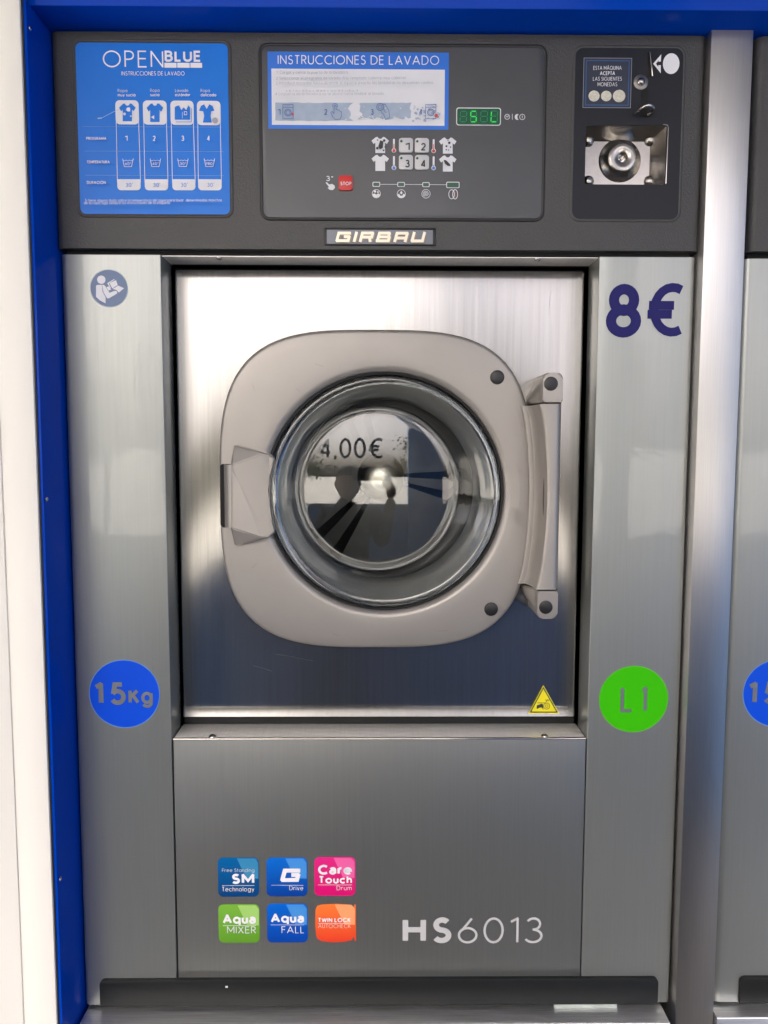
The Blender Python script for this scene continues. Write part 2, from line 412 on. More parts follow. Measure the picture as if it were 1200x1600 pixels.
LOGO = {   # squared italic badge lettering
 'G': (1.0, [[(1.0,.86),(.12,.86),(.12,.12),(.95,.12),(.95,.52),(.55,.52)]]),
 'I': (.12, [[(.1,0),(.1,1)]]),
 'R': (.95, [[(.12,0),(.12,.87),(.88,.87),(.88,.48),(.12,.48)], [(.72,.48),(.86,0)]]),
 'B': (.98, [[(.12,.12),(.12,.87),(.85,.87),(.85,.5),(.12,.5)], [(.85,.5),(.92,.5),(.92,.12),(.0,.12)]]),
 'A': (.95, [[(.12,0),(.12,.87),(.88,.87),(.88,0)], [(.12,.4),(.88,.4)]]),
 'U': (.95, [[(.12,1),(.12,.12),(.88,.12),(.88,1)]]),
}
def layout(txt, track, space, glyphs):
    out = []; x = 0.0
    for ch in txt:
        if ch == ' ': x += space; continue
        acc = None
        if ch in ACC: ch, ax, ay = ACC[ch]; acc = [(ax-.04, ay), (ax+.1, ay+.2)]
        w, st = glyphs[ch]
        for k in st + ([acc] if acc else []):
            cl = isinstance(k, tuple)
            out.append(([(x+p[0], p[1]) for p in (k[1] if cl else k)], cl))
        x += w+track
    return out, x-track
def write(F, txt, x0, x1, z, cap, wt=.1, track=None, space=.42, glyphs=G, shear=0.0, mirror=False):
    """strokes of txt between metre positions x0..x1 on baseline z; wt = stroke / cap height"""
    if track is None: track = .2+wt*.9
    st, w = layout(txt, track, space, glyphs)
    if x1 is None: sx = cap
    elif w < .05: sx = cap; x0 = (x0+x1)/2
    else: sx = (x1-x0-wt*cap)/w; x0 += wt*cap/2
    h = cap*(1-wt)
    for pts, cl in st:
        P = [(x0+p[0]*sx+shear*p[1]*cap, z+wt*cap/2+p[1]*h) for p in pts]
        if mirror: P = [(-(p[0]-(x0+x1)/2)+(x0+x1)/2, p[1]) for p in P]
        F.ribbon(P, wt*cap, cl)
    return F
def wpx(F, txt, xa, xb, yb, cap, wt=.1, **k):
    """the same with pixel positions of the photograph on the sheet's own plane"""
    if F.auto: F.mark()
    a = U(xa, yb, F.Y); b = U(xb, yb, F.Y)
    return write(F, txt, a[0], b[0], (a[1]+b[1])/2, cap*PXM((xa+xb)/2, yb, F.Y), wt, **k)
def lettering(items, Y, m, parent, name='lettering', label=None):
    F = Flat(Y, True)
    for it in items: wpx(F, *it[:5], **(dict(wt=it[5]) if len(it) > 5 else {}))
    return F.build(name, m, parent, label)

TSHIRT = [(.34,0),(.42,.1),(.5,.125),(.58,.1),(.66,0),(.76,.02),(1,.24),(.88,.44),(.78,.36),(.78,1),(.22,1),(.22,.36),(.12,.44),(0,.24),(.24,.02)]
def shape(pts, x0, y0, x1, y1): return [(x0+p[0]*(x1-x0), y0+p[1]*(y1-y0)) for p in pts]

# ================================================================== the setting: ground and the kiosk that holds the machines
Z_TOP = H+.2018        # top of the columns
Z_HB = H+.2068         # bottom of the header
Z_BASE = H-.6440       # bottom of the machine
Z_LINT = H+.4272       # underside of the blue lintel
Z_SILL = H-.6482
Z_LEDGE = H-.3277
XL0, XL1, XR0, XR1 = -.3366, -.2302, .2374, .3415
PITCH_X = .7314        # distance to the neighbouring machine

paving = mat('concrete_paving', (.40, .39, .36), .8, var=.15, vscale=(1.5, 1.5, 1.5), bump=.2, bscale=(30, 30, 30))
box('pavement', -150, 150, -260, 60, -.3, 0.0, paving)
tag(bpy.data.objects['pavement'], kind='structure')

kiosk_dark = mat('dark_kiosk_panel', (.03, .03, .035), .7, var=.1, vscale=(2, 2, 2))
kr = thing('kiosk', (0, 1.2, 0), 'dark kiosk shell behind and above the washing machines', 'kiosk')
box('body', -3.2, 3.2, .80, 2.6, 0, 3.6, kiosk_dark, kr)
box('podium', -3.2, 3.2, -.02, .798, 0, Z_SILL-.03, kiosk_dark, kr)
box('fascia', -3.2, 3.2, -.02, .798, H+.802, 3.6, blue_frame, kr)
box('side_wall', 1.2, 3.2, -.02, .798, Z_SILL-.028, H+.80, kiosk_dark, kr)

soffit_mat = mat('pale_soffit_paint', (.40, .41, .43), .6, var=.04, vscale=(2, 2, 2))
box('canopy', -3.2, 3.2, -1.90, -.022, 2.46, 2.56, soffit_mat, kr)
# low wall and pillar across the aisle, and the sunlit buildings beyond: seen only as reflections in steel and glass
aisle_blue = mat('aisle_wall_blue', (.11, .25, .52), .5, var=.1, vscale=(3, 3, 3))
pw = thing('low_wall', (0, -2.5, 0), 'dark blue low wall facing the machines, reflected in the steel', 'wall')
box('wall_panel', -3.2, .38, -2.58, -2.48, 0, 1.10, aisle_blue, pw, bev=.004)
box('coping', -3.2, .38, -2.60, -2.46, 1.102, 1.125, soffit_mat, pw, bev=.004)
box('pillar', .382, .80, -2.60, -2.46, 0, 2.855, aisle_blue, pw, bev=.004)
box('wall_panel', .802, 2.29, -2.58, -2.48, 0, 1.10, aisle_blue, pw, bev=.004)
box('coping', .802, 2.29, -2.60, -2.46, 1.102, 1.125, soffit_mat, pw, bev=.004)
aisle_floor = mat('aisle_floor_tile', (.05, .05, .052), .5, var=.15, vscale=(2, 2, 2))  # unseen dark floor, added to cut bounce light and reflections low down
box('aisle_floor', -3.2, 3.2, -2.46, -.022, .0, .012, aisle_floor); tag(bpy.data.objects['aisle_floor'], kind='structure')
box('end_wall', 2.3, 2.4, -2.45, -.03, .013, 2.855, aisle_blue, kr)  # unseen wall added to block side light from the right
# glazing over the low wall, lettered for people outside
gp_ = bpy.data.materials.new('window_glass'); gp_.use_nodes = True; N_ = gp_.node_tree.nodes; L_ = gp_.node_tree.links
N_.remove(N_['Principled BSDF']); t_ = N_.new('ShaderNodeBsdfTransparent'); t_.inputs[0].default_value = (.95, .97, .96, 1)
g_ = N_.new('ShaderNodeBsdfGlossy'); g_.inputs['Roughness'].default_value = .0; fr_ = N_.new('ShaderNodeFresnel'); fr_.inputs[0].default_value = 1.45
mx_ = N_.new('ShaderNodeMixShader'); L_.new(fr_.outputs[0], mx_.inputs[0]); L_.new(t_.outputs[0], mx_.inputs[1]); L_.new(g_.outputs[0], mx_.inputs[2])
L_.new(mx_.outputs[0], N_['Material Output'].inputs[0])
wp = thing('shop_window', (0, -2.53, 1.125), 'lettered shop window over the low wall, reflected in the round door glass', 'window')
bm = bmesh.new(); bm.faces.new([bm.verts.new(p) for p in ((-3.1, -2.53, 1.126), (.381, -2.53, 1.126), (.381, -2.53, 2.854), (-3.1, -2.53, 2.854))]); from_bm('pane', bm, gp_, wp)
def window_text(t, x0, x1, z, cap, wt):
    F = Flat(-2.525); write(F, t, x0, x1, z, cap, wt)
    F.build('window_lettering', mat('window_vinyl', (.22, .24, .27), .6), wp)
window_text('4,00\u20ac', -.70, .07, 1.67, .25, .13)
window_text('EN SOLO', -.62, .20, 1.50, .09, .13)
# leafy trees beyond the pavement, on the left of the reflection
leafm = [mat('leaf_olive', (.07, .085, .03), .6), mat('leaf_green', (.05, .08, .025), .6), mat('leaf_dry', (.12, .10, .04), .6)]
bark = mat('bark', (.10, .075, .05), .9, var=.3, vscale=(20, 20, 6))
def tree(x, y, h, r, seed, label):
    random.seed(seed)
    t = thing('tree', (x, y, 0), label, 'tree', 'trees opposite the machines')
    bm = bmesh.new()
    def limb(a, b, ra, rb):
        a, b = Vector(a), Vector(b); d = (b-a).normalized(); u = d.orthogonal().normalized(); w = d.cross(u)
        A = [bm.verts.new(a+ra*(math.cos(k*PI/4)*u+math.sin(k*PI/4)*w)) for k in range(8)]; B = [bm.verts.new(b+rb*(math.cos(k*PI/4)*u+math.sin(k*PI/4)*w)) for k in range(8)]
        for k in range(8): bm.faces.new((A[k], A[(k+1) % 8], B[(k+1) % 8], B[k]))
    limb((x, y, 0), (x+.1, y, h*.55), .16, .10)
    cl = []
    for k in range(9):
        a_ = k*2.4; q_ = (x+r*.7*math.cos(a_), y+r*.6*math.sin(a_), h*(.55+.4*random.random())); limb((x+.1, y, h*(.35+.02*k)), q_, .06, .02); cl.append(q_)
    from_bm('trunk', bm, bark, t, auto=40)
    v = []; f = []
    for k in range(1500):
        c0 = Vector(random.choice(cl)); d = Vector((random.gauss(0, 1), random.gauss(0, 1), random.gauss(0, .7)))*r*.26
        p = c0+d; n = Vector((random.gauss(0, 1), random.gauss(0, 1), random.gauss(0, 1))).normalized(); u = n.orthogonal().normalized()*random.uniform(.05, .11); w = n.cross(u)
        o = len(v); v += [tuple(p+u), tuple(p+w*.6), tuple(p-u), tuple(p-w*.6)]; f.append([o, o+1, o+2, o+3])
    me = bpy.data.meshes.new('crown'); me.from_pydata(v, [], f)
    link('crown', me, random.choice(leafm), t)
tree(-4.6, -12.5, 2.7, 1.3, 4, 'leafy tree nearest the shop window'); tree(-7.4, -13.5, 2.9, 1.4, 5, 'second leafy tree, further left'); tree(-10.2, -12.8, 2.6, 1.3, 6, 'leftmost leafy tree beyond the pavement')
tree(2.6, -13.6, 3.4, 1.4, 8, 'small leafy tree behind the pillar')

wl = thing('white_wall', (-.36, -.05, 0), 'white clad wall panel along the left edge beside the blue jamb', 'wall')
box('cladding_panel', -.378, -.3432, -.0605, .70, 0, 3.3, white_wall, wl, bev=.0012)
box('cladding_panel', -.95, -.37803, -.0620, .70, 0, 3.3, white_wall, wl, bev=.0012)
box('rubber_seal', -.3431, -.3416, -.058, .2, 0, 3.2, rubber, wl)

bf = thing('blue_frame', (0, -.03, 0), 'glossy blue metal surround, jamb at left and lintel along the top', 'frame')
box('jamb', -.3414, -.3384, -.0575, .25, 0, Z_LINT-.0005, blue_frame, bf, bev=.0006)
box('lintel', -.3425, 1.6, -.0475, .40, Z_LINT, H+.80, blue_frame, bf, bev=.0012)
for px, py in ((74, 780), (90, 1373), (48, 45)):
    zz = U(px, py, -.05)[1]
    bm = bmesh.new(); bmesh.ops.create_uvsphere(bm, u_segments=12, v_segments=8, radius=.0024)
    for v in bm.verts: v.co = Vector((-.3384+v.co.z*.6, -.0505+v.co.x, zz+v.co.y))
    from_bm('rivet', bm, chrome, bf, smooth=True)

sp_ = extz('steel_post', [(.3432, .06), (.3432, -.0118), (.3436, -.0128), (.3446, -.0132), (.3858, -.0132), (.3866, -.0128), (.3870, -.0118), (.3870, .06)], 0, Z_LINT-.0005, steel_post)
tag(sp_, 'tall brushed steel post between the two washing machines', 'post')

def sill(x0, x1, yf, label, grp):
    bm = bmesh.new()
    prof = [(yf, Z_SILL-.03), (yf, Z_SILL-.0016), (yf+.0006, Z_SILL-.0004), (yf+.0018, Z_SILL), (.02, Z_SILL), (.02, Z_SILL-.03)]
    a = [bm.verts.new((x0, y, z)) for y, z in prof]; b = [bm.verts.new((x1, y, z)) for y, z in prof]; n = len(prof)
    bm.faces.new(a); bm.faces.new(b[::-1])
    for i in range(n): bm.faces.new((a[i], b[i], b[(i+1) % n], a[(i+1) % n]))
    o = from_bm('steel_sill', bm, steel_sill, auto=50); return tag(o, label, 'sill', grp)
sill(-.3335, .3315, -.0275, 'brushed steel sill strip below the machine with the red stop button', 'steel sills below the machines')
sill(.3885, 1.10, -.0195, 'brushed steel sill strip at the bottom right corner below the neighbouring machine', 'steel sills below the machines')

# ================================================================== the washing machine
YH = -.0065            # header front
def rounded_column(name, x0, x1, z0, z1, outer, m, parent, r=.006, yb=.0415):
    """vertical panel with a soft outer front edge and a crisp inner one; outer = -1 left, +1 right"""
    pr = []
    xo = x0 if outer < 0 else x1; xi = x1 if outer < 0 else x0; s = -outer
    pr.append((xo, yb))
    for i in range(7):
        t = PI/2*i/6; pr.append((xo+s*(r-r*math.cos(t)), r-r*math.sin(t)))
    e = .0010
    for i in range(4):
        t = PI/2*i/3; pr.append((xi-s*(e-e*math.sin(t)), e-e*math.cos(t)))
    pr.append((xi, yb))
    return extz(name, pr, z0, z1, m, parent)
def header_shell(dx, parent, x1=.3418):
    x0 = -.3375+dx; x1 += dx
    pr = [(x0, .05)]
    r = .008
    for i in range(7):
        t = PI/2*i/6; pr.append((x0+r-r*math.cos(t), YH+r-r*math.sin(t)))
    for i in range(7):
        t = PI/2*i/6; pr.append((x1-r+r*math.sin(t), YH+r-r*math.cos(t)))
    pr.append((x1, .05))
    return extz('control_housing', pr, Z_HB, Z_LINT-.0030, header_plastic, parent)
def plinth(dx, parent):
    a = U(155, 1540, -.0045); b = U(1029, 1540, -.0045); zt = U(600, 1530.5, -.0045)[1]; zb = U(600, 1571, -.0045)[1]
    r = .006; x0, x1 = a[0]+dx, b[0]+dx
    pts = [(x0, zb), (x1, zb)] + [(x1-r+r*math.cos(t), zt-r+r*math.sin(t)) for t in (0, PI/8, PI/4, 3*PI/8, PI/2)] + \
          [(x0+r+r*math.cos(t), zt-r+r*math.sin(t)) for t in (PI/2, 5*PI/8, 3*PI/4, 7*PI/8, PI)]
    return prism('plinth', pts, -.0045, .03, plinth_mat, parent, bev=.0007)
def capacity_roundel(dx, parent):
    Y = -.0004
    def sh(F):
        F.v = [(x+dx, y, z) for x, y, z in F.v]; return F
    o = sh(Flat(Y).cpx(194.4, 1084.3, 55.6, 53.6, 64)).build('capacity_roundel', halo_blue, parent, 'round blue sticker reading 15Kg')
    sh(Flat(Y-.0003).cpx(194.4, 1084.3, 54.3, 52.3, 64)).build('disc', roundel_blue, o)
    F = Flat(Y-.0006, True)
    wpx(F, '1', 147, 162, 1101.5, 35.4, .2); wpx(F, '5', 172.5, 197, 1101.5, 35.4, .2)
    wpx(F, 'K', 201, 218.5, 1100, 23.4, .22); wpx(F, 'g', 221, 239, 1099.8, 25.5, .19)
    sh(F).build('lettering', column_paint, o)

wm = thing('washing_machine', (0, .2, Z_BASE), 'silver coin washing machine with big round glass door and blue instruction stickers', 'washing machine')
box('cabinet', XL0+.004, XR1-.004, .44, .78, Z_BASE, Z_LINT-.01, dark_gap, wm)
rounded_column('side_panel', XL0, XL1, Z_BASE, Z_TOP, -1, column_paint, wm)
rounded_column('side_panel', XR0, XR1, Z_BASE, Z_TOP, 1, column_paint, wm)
hd = header_shell(0, wm)
box('header_gap', XL0+.006, XR1-.006, .004, .05, Z_TOP+.0002, Z_HB-.0002, dark_gap, wm)
box('top_rail', XL1+.0005, XR0-.0005, .003, .040, Z_TOP-.0006, Z_TOP, steel_ledge, wm)
# lower front panel with its folded ledge
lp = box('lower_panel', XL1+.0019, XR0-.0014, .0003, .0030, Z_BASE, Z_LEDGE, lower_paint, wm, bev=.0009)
box('ledge', XL1+.0019, XR0-.0014, .0032, .0470, Z_LEDGE-.0026, Z_LEDGE-.0002, steel_ledge, wm, bev=.0004)
bm = bmesh.new()                                       # polished strip added to make the highlight along the ledge's front edge
tubeP = [(-.0002, -.0012), (-.0003, -.0004), (.0001, .0002), (.0009, .0005), (.0024, .0004), (.0024, -.0012)]
A = [bm.verts.new((XL1+.0019, y, Z_LEDGE+z)) for y, z in tubeP]; B = [bm.verts.new((XR0-.0014, y, Z_LEDGE+z)) for y, z in tubeP]
bm.faces.new(A); bm.faces.new(B[::-1])
for i in range(6): bm.faces.new((A[i], B[i], B[(i+1) % 6], A[(i+1) % 6]))
from_bm('ledge_fold', bm, chrome, wm, auto=60)
box('seam_backing', XL1-.002, XR0+.002, .012, .030, Z_BASE, Z_LEDGE-.003, dark_gap, wm)
plinth(0, wm)
F = Flat(-.0050).rpx(352, 1540.5, 356, 1543.5); F.build('plinth_mark', st_white, wm)
# things glimpsed under the plinth
box('base_frame', -.325, .325, .002, .03, Z_SILL+.0002, Z_BASE-.0002, dark_gap, wm)
a = U(866, 1572, -.004); b = U(964, 1572, -.004)
tape = mat('pale_paper_tape', (.40, .44, .41), .6, var=.15, vscale=(60, 5, 5))
box('paper_strip', a[0], b[0], -.0046, .0015, Z_SILL+.0003, Z_SILL+.0050, tape, wm, bev=.0003)

# ---- recessed steel door panel
YP = .0400
x0, x1 = U(272, 430, YP)[0], U(914, 430, YP)[0]
zt, zb = U(600, 419, YP)[1], U(600, 1118, YP)[1]
def door_panel():
    prof = []                                    # (y, z) from the top down: rolled top edge, flat field, lip bent forward at the bottom
    for i in range(6):
        t = PI/2*i/5; prof.append((YP+.006-.006*math.sin(t), zt-.006+.006*math.cos(t)))
    prof.append((YP, zb+.0165))
    for i in range(1, 6): k = i/5; prof.append((YP-.0032*k**1.6, zb+.0165-.0165*k))
    prof.append((YP-.0020, zb-.0010)); prof.append((YP+.012, zb-.0045))
    bm = bmesh.new(); rows = []
    r = .003
    for y, z in prof:
        row = [bm.verts.new((x0, y+.008, z))]
        for i in range(5):
            t = PI/2*i/4; row.append(bm.verts.new((x0+r-r*math.cos(t), y+r-r*math.sin(t), z)))
        for i in range(5):
            t = PI/2*i/4; row.append(bm.verts.new((x1-r+r*math.sin(t), y+r-r*math.cos(t), z)))
        row.append(bm.verts.new((x1, y+.008, z))); rows.append(row)
    for A, B in zip(rows[:-1], rows[1:]):
        for i in range(len(A)-1): bm.faces.new((A[i], A[i+1], B[i+1], B[i]))
    return from_bm('door_panel', bm, steel_panel, wm, auto=50)
dp = door_panel()
box('lower_gasket', XL1+.003, XR0-.003, .0475, .054, Z_LEDGE-.002, zb+.002, plinth_mat, wm)  # dark strip put in for the shaded gap under the panel lip

# porthole: cut the panel with a hidden hole is unnecessary, the door covers it; the panel is opened by deleting the disc behind the glass
PC = U(600.5, 770.5, .024); RH = 183*PXH(600, 770, .024)
def open_disc(o, r):
    bm = bmesh.new(); bm.from_mesh(o.data)
    n = 96
    bmesh.ops.bisect_plane  # noqa
    # subdivide the flat field into a ring around the porthole
    f = max(bm.faces, key=lambda q: q.calc_area())
    vs = list(f.verts); bm.faces.remove(f)
    ring = [bm.verts.new((PC[0]+r*math.cos(2*PI*i/n), YP, PC[1]+r*math.sin(2*PI*i/n))) for i in range(n)]
    cs = {}
    for v in vs:
        cs[(v.co.x > PC[0], v.co.z > PC[1])] = v
    quad = [((True, True), 0, n//4), ((False, True), n//4, n//2), ((False, False), n//2, 3*n//4), ((True, False), 3*n//4, n)]
    for key, i0, i1 in quad:
        for i in range(i0, i1): bm.faces.new((cs[key], ring[i % n], ring[(i+1) % n]))
    for k in range(4):
        ka, kb = quad[k][0], quad[(k+1) % 4][0]
        bm.faces.new((cs[ka], ring[quad[k][2] % n], cs[kb]))
    bmesh.ops.recalc_face_normals(bm, faces=bm.faces); bm.to_mesh(o.data); bm.free()
    for p in o.data.polygons: p.use_smooth = True
    o.data.set_sharp_from_angle(angle=math.radians(50))
open_disc(dp, RH+.012)

# ---- door
YD = .0215                                            # front plane of the casting
door = bpy.data.objects.new('door', None); COL.objects.link(door)
door.parent = wm; door.matrix_parent_inverse = Matrix.Translation(-Vector(wm.location)); door.location = (0, 0, 0)
def put(o):                                           # parts of the door: plain child of an Empty at the origin
    o.matrix_parent_inverse = Matrix.Identity(4); return o
oc = U(587, 768, YD); OA = 244.5*PXH(587, 768, YD); OB = 249.5*PXM(587, 768, YD); ON = 3.35
hc = U(601, 770.5, YD); HR = 187.5*PXH(600, 770, YD)
def selp(k, n=128):
    P = []
    for i in range(n):
        t = 2*PI*i/n; c_, s_ = math.cos(t), math.sin(t)
        r = (abs(c_/OA)**ON+abs(s_/OB)**ON)**(-1/ON)-k
        P.append((oc[0]+r*c_, oc[1]+r*s_))
    return P
def hole(r, n=128): return [(hc[0]+r*math.cos(2*PI*i/n), hc[1]+r*math.sin(2*PI*i/n)) for i in range(n)]
bm = bmesh.new(); rows = []
loops = [(selp(.003), .0395), (selp(.0), .0370), (selp(0), YD+.0060)]
for i in range(1, 6):
    t = PI/2*i/5; loops.append((selp(.0050*(1-math.cos(t))), YD+.0060-.0060*math.sin(t)))
loops += [(selp(.016), YD-.0006), (hole(HR+.017), YD-.0008), (hole(HR+.0075), YD-.0004)]
for i in range(1, 7):
    t = PI/2*i/6; loops.append((hole(HR+.0075-.0075*math.sin(t)), YD-.0004+.0075*(1-math.cos(t))))
loops += [(hole(HR-.0005), YD+.022)]
for P, y in loops: rows.append([bm.verts.new((x, y, z)) for x, z in P])
for A, B in zip(rows[:-1], rows[1:]):
    for i in range(128): bm.faces.new((A[i], A[(i+1) % 128], B[(i+1) % 128], B[i]))
put(from_bm('door_casting', bm, casting, door, auto=60))
# black gasket and the thick glass bowl
gx, gz = hc
gr = HR-.0006
put(lathe('gasket', [(gr, YD+.0050), (gr-.0010, YD+.0046), (gr-.0018, YD+.0054), (gr-.0022, YD+.0105), (gr-.0022, YD+.021), (gr, YD+.021)], gx, gz, rubber, door, 96, closed=True))
bc = U(588, 764, .085)
def bowl():
    R0 = gr-.0027; RB = 126*PXH(588, 764, .085); T = .0065
    YF, YB = YD+.0062, .088
    out = []                                          # front surface, rim to centre: (radius, y, lerp of centre)
    out.append((R0, YF+.004)); out.append((R0-.0010, YF+.0012)); out.append((R0-.0035, YF)); out.append((R0-.0085, YF+.0004)); out.append((R0-.0115, YF+.0035))
    out.append((R0-.0140, YF+.012))
    for k in (.25, .5, .75, .92): out.append((R0-.0140+(RB+.0040-R0+.0140)*k, YF+.012+(YB-.006-YF-.012)*k))
    out.append((RB+.0026, YB-.0030)); out.append((RB+.0008, YB-.0012)); out.append((RB-.0016, YB-.0006))
    RS = .84; s0 = RS-math.sqrt(RS*RS-(RB-.003)**2)
    for k in range(10, -1, -1):
        r = (RB-.003)*k/10; out.append((r, YB-.0012-(s0-(RS-math.sqrt(RS*RS-r*r)))))
    back = [(r, y) for r, y in out]
    inn = []
    for k in range(0, 11):
        r = (RB-.001)*k/10; inn.append((r, YB+T-.0015-(s0-(RS-math.sqrt(RS*RS-min(r, RB-.003)**2)))))
    inn += [(RB+.004, YB+T-.002), (RB+.0075, YB+.0015), (RB+.0100, YB-.008), (R0-.0075, YF+.020), (R0-.0020, YF+.015), (R0, YF+.0120)]
    prof = back + inn[1:]
    # the bowl leans a touch: its floor is centred where the photograph shows it
    bm = bmesh.new(); rws = []; n = 96
    for r, y in prof:
        k = min(1, max(0, (y-YF-.012)/(YB-.006-YF-.012)))
        cx = gx+(bc[0]-gx)*k; cz = gz+(bc[1]-gz)*k
        if r < 1e-6: rws.append([bm.verts.new((cx, y, cz))])
        else: rws.append([bm.verts.new((cx+r*math.cos(2*PI*i/n), y, cz+r*math.sin(2*PI*i/n))) for i in range(n)])
    cin = bm.verts.new((bc[0], inn[0][1], bc[1]))
    i_c = len(back)-1
    seq = rws[:i_c+1]
    for A, B in zip(seq[:-1], seq[1:]):
        for i in range(n):
            j = (i+1) % n
            if len(B) == 1: bm.faces.new((A[i], B[0], A[j]))
            else: bm.faces.new((A[i], B[i], B[j], A[j]))
    seq = [[cin]] + rws[i_c+1:] + [rws[0]]
    for A, B in zip(seq[:-1], seq[1:]):
        for i in range(n):
            j = (i+1) % n
            if len(A) == 1: bm.faces.new((A[0], B[i], B[j]))
            else: bm.faces.new((A[i], B[i], B[j], A[j]))
    return put(from_bm('glass_bowl', bm, glass_mat, door, auto=50))
bowl()
# hairline scratches in the paint and on the steel
random.seed(11)
F = Flat(YD-.00105)
for (px, py, L_, a_) in ((505, 573, 14, 200), (398, 610, 11, 250), (470, 612, 9, 215), (402, 880, 12, 140), (700, 985, 16, 175), (520, 990, 10, 20)):
    F.mark().line([(px+L_*k/4*math.cos(math.radians(a_))+random.uniform(-.6, .6), py+L_*k/4*math.sin(math.radians(a_))) for k in range(5)], .5)
sm_ = mat('paint_scratch', (.22, .20, .18), .6)
for k in range(1): put(F.build('scratch', sm_, door, kind='stuff'))
F = Flat(YP-.0002)
for (px, py, L_, a_) in ((430, 1022, 60, 8), (395, 1040, 30, 12), (860, 460, 24, 95)):
    F.mark().line([(px+L_*k/5*math.cos(math.radians(a_)), py+L_*k/5*math.sin(math.radians(a_))+.1*k*k) for k in range(6)], .25)
F.build('steel_scratch', mat('steel_scratch', (.30, .33, .38), .4, 1.0), wm, kind='stuff')
# black plugs on the casting
for px, py in ((777, 589.5), (767.5, 952)):
    p = U(px, py, YD-.001)
    put(lathe('plug', [(0, YD-.0030), (.0050, YD-.0029), (.0072, YD-.0022), (.0079, YD-.0008), (.0079, YD+.004)], p[0], p[1], black_plastic, door, 32))
# latch handle on the left
def lpx(pts, Y): return [U(330+x/8, 670+y/8, Y) for x, y in pts]
put(prism('latch_recess', lpx([(112,465),(135,440),(300,438),(300,1236),(150,1232),(118,1200)], YD), YD-.0009, YD+.002, dark_gap, door))
plate = lpx([(294,235),(300,212),(325,200),(690,288),(760,325),(795,385),(790,450),(758,600),(748,760),(758,950),(785,1120),(800,1260),(790,1305),(745,1342),(345,1466),(312,1452),(298,1425)], YD)
put(prism('latch_plate', plate, YD-.0022, YD+.004, casting, door, bev=.0006))
def LP(x, y, h):
    X, Z = U(330+x/8, 670+y/8, YD); return (X, YD-h, Z)
bm = bmesh.new()
low = [bm.verts.new(LP(*p)) for p in ((302, 218, .0030), (338, 210, .0036), (742, 318, .0115), (786, 385, .0120), (750, 600, .0122), (740, 760, .0122), (750, 950, .0122), (776, 1120, .0122), (791, 1258, .0120), (735, 1335, .0115), (350, 1456, .0036), (306, 1440, .0030))]
rg = [bm.verts.new(LP(*p)) for p in ((272, 452, .0122), (650, 318, .0134), (650, 1340, .0134), (272, 1226, .0122))]
bm.faces.new((rg[0], rg[1], low[2], low[3], low[4], low[5], low[6], low[7], low[8], low[9], rg[2], rg[3]))
bm.faces.new((low[0], low[1], low[2], rg[1], rg[0])); bm.faces.new((rg[3], rg[2], low[9], low[10], low[11]))
wall = [*low, rg[3], rg[0]]
base_ = [bm.verts.new((v.co.x, YD+.002, v.co.z)) for v in wall]
for k in range(len(wall)): bm.faces.new((wall[k], wall[(k+1) % len(wall)], base_[(k+1) % len(wall)], base_[k]))
bm.faces.new(base_[::-1])
bmesh.ops.triangulate(bm, faces=[f for f in bm.faces if len(f.verts) > 4 and abs(f.normal.y) < 2 and f.verts[0] in low+rg])
bmesh.ops.bevel(bm, geom=[e for e in bm.edges if e.verts[0].co.y < YD-.002 and e.verts[1].co.y < YD-.002 and e.calc_face_angle(0) > .25], offset=.0010, segments=2, affect='EDGES')
put(from_bm('latch_handle', bm, casting, door, auto=25))
bm = bmesh.new()                                      # rounded grip running down to the recess
gp = [(165, .0006), (178, .0040), (205, .0080), (240, .0108), (275, .0118), (300, .0118), (300, -.001), (165, -.001)]
za, zc = U(350, 670+447/8, YD)[1], U(350, 670+1224/8, YD)[1]
A = []; B = []
for x, h in gp:
    X = U(330+x/8, 770, YD)[0]; A.append(bm.verts.new((X, YD-h, za))); B.append(bm.verts.new((X, YD-h, zc)))
bm.faces.new(A); bm.faces.new(B[::-1])
for i in range(len(A)): bm.faces.new((A[i], B[i], B[(i+1) % len(A)], A[(i+1) % len(A)]))
put(from_bm('latch_grip', bm, casting, door, auto=40))
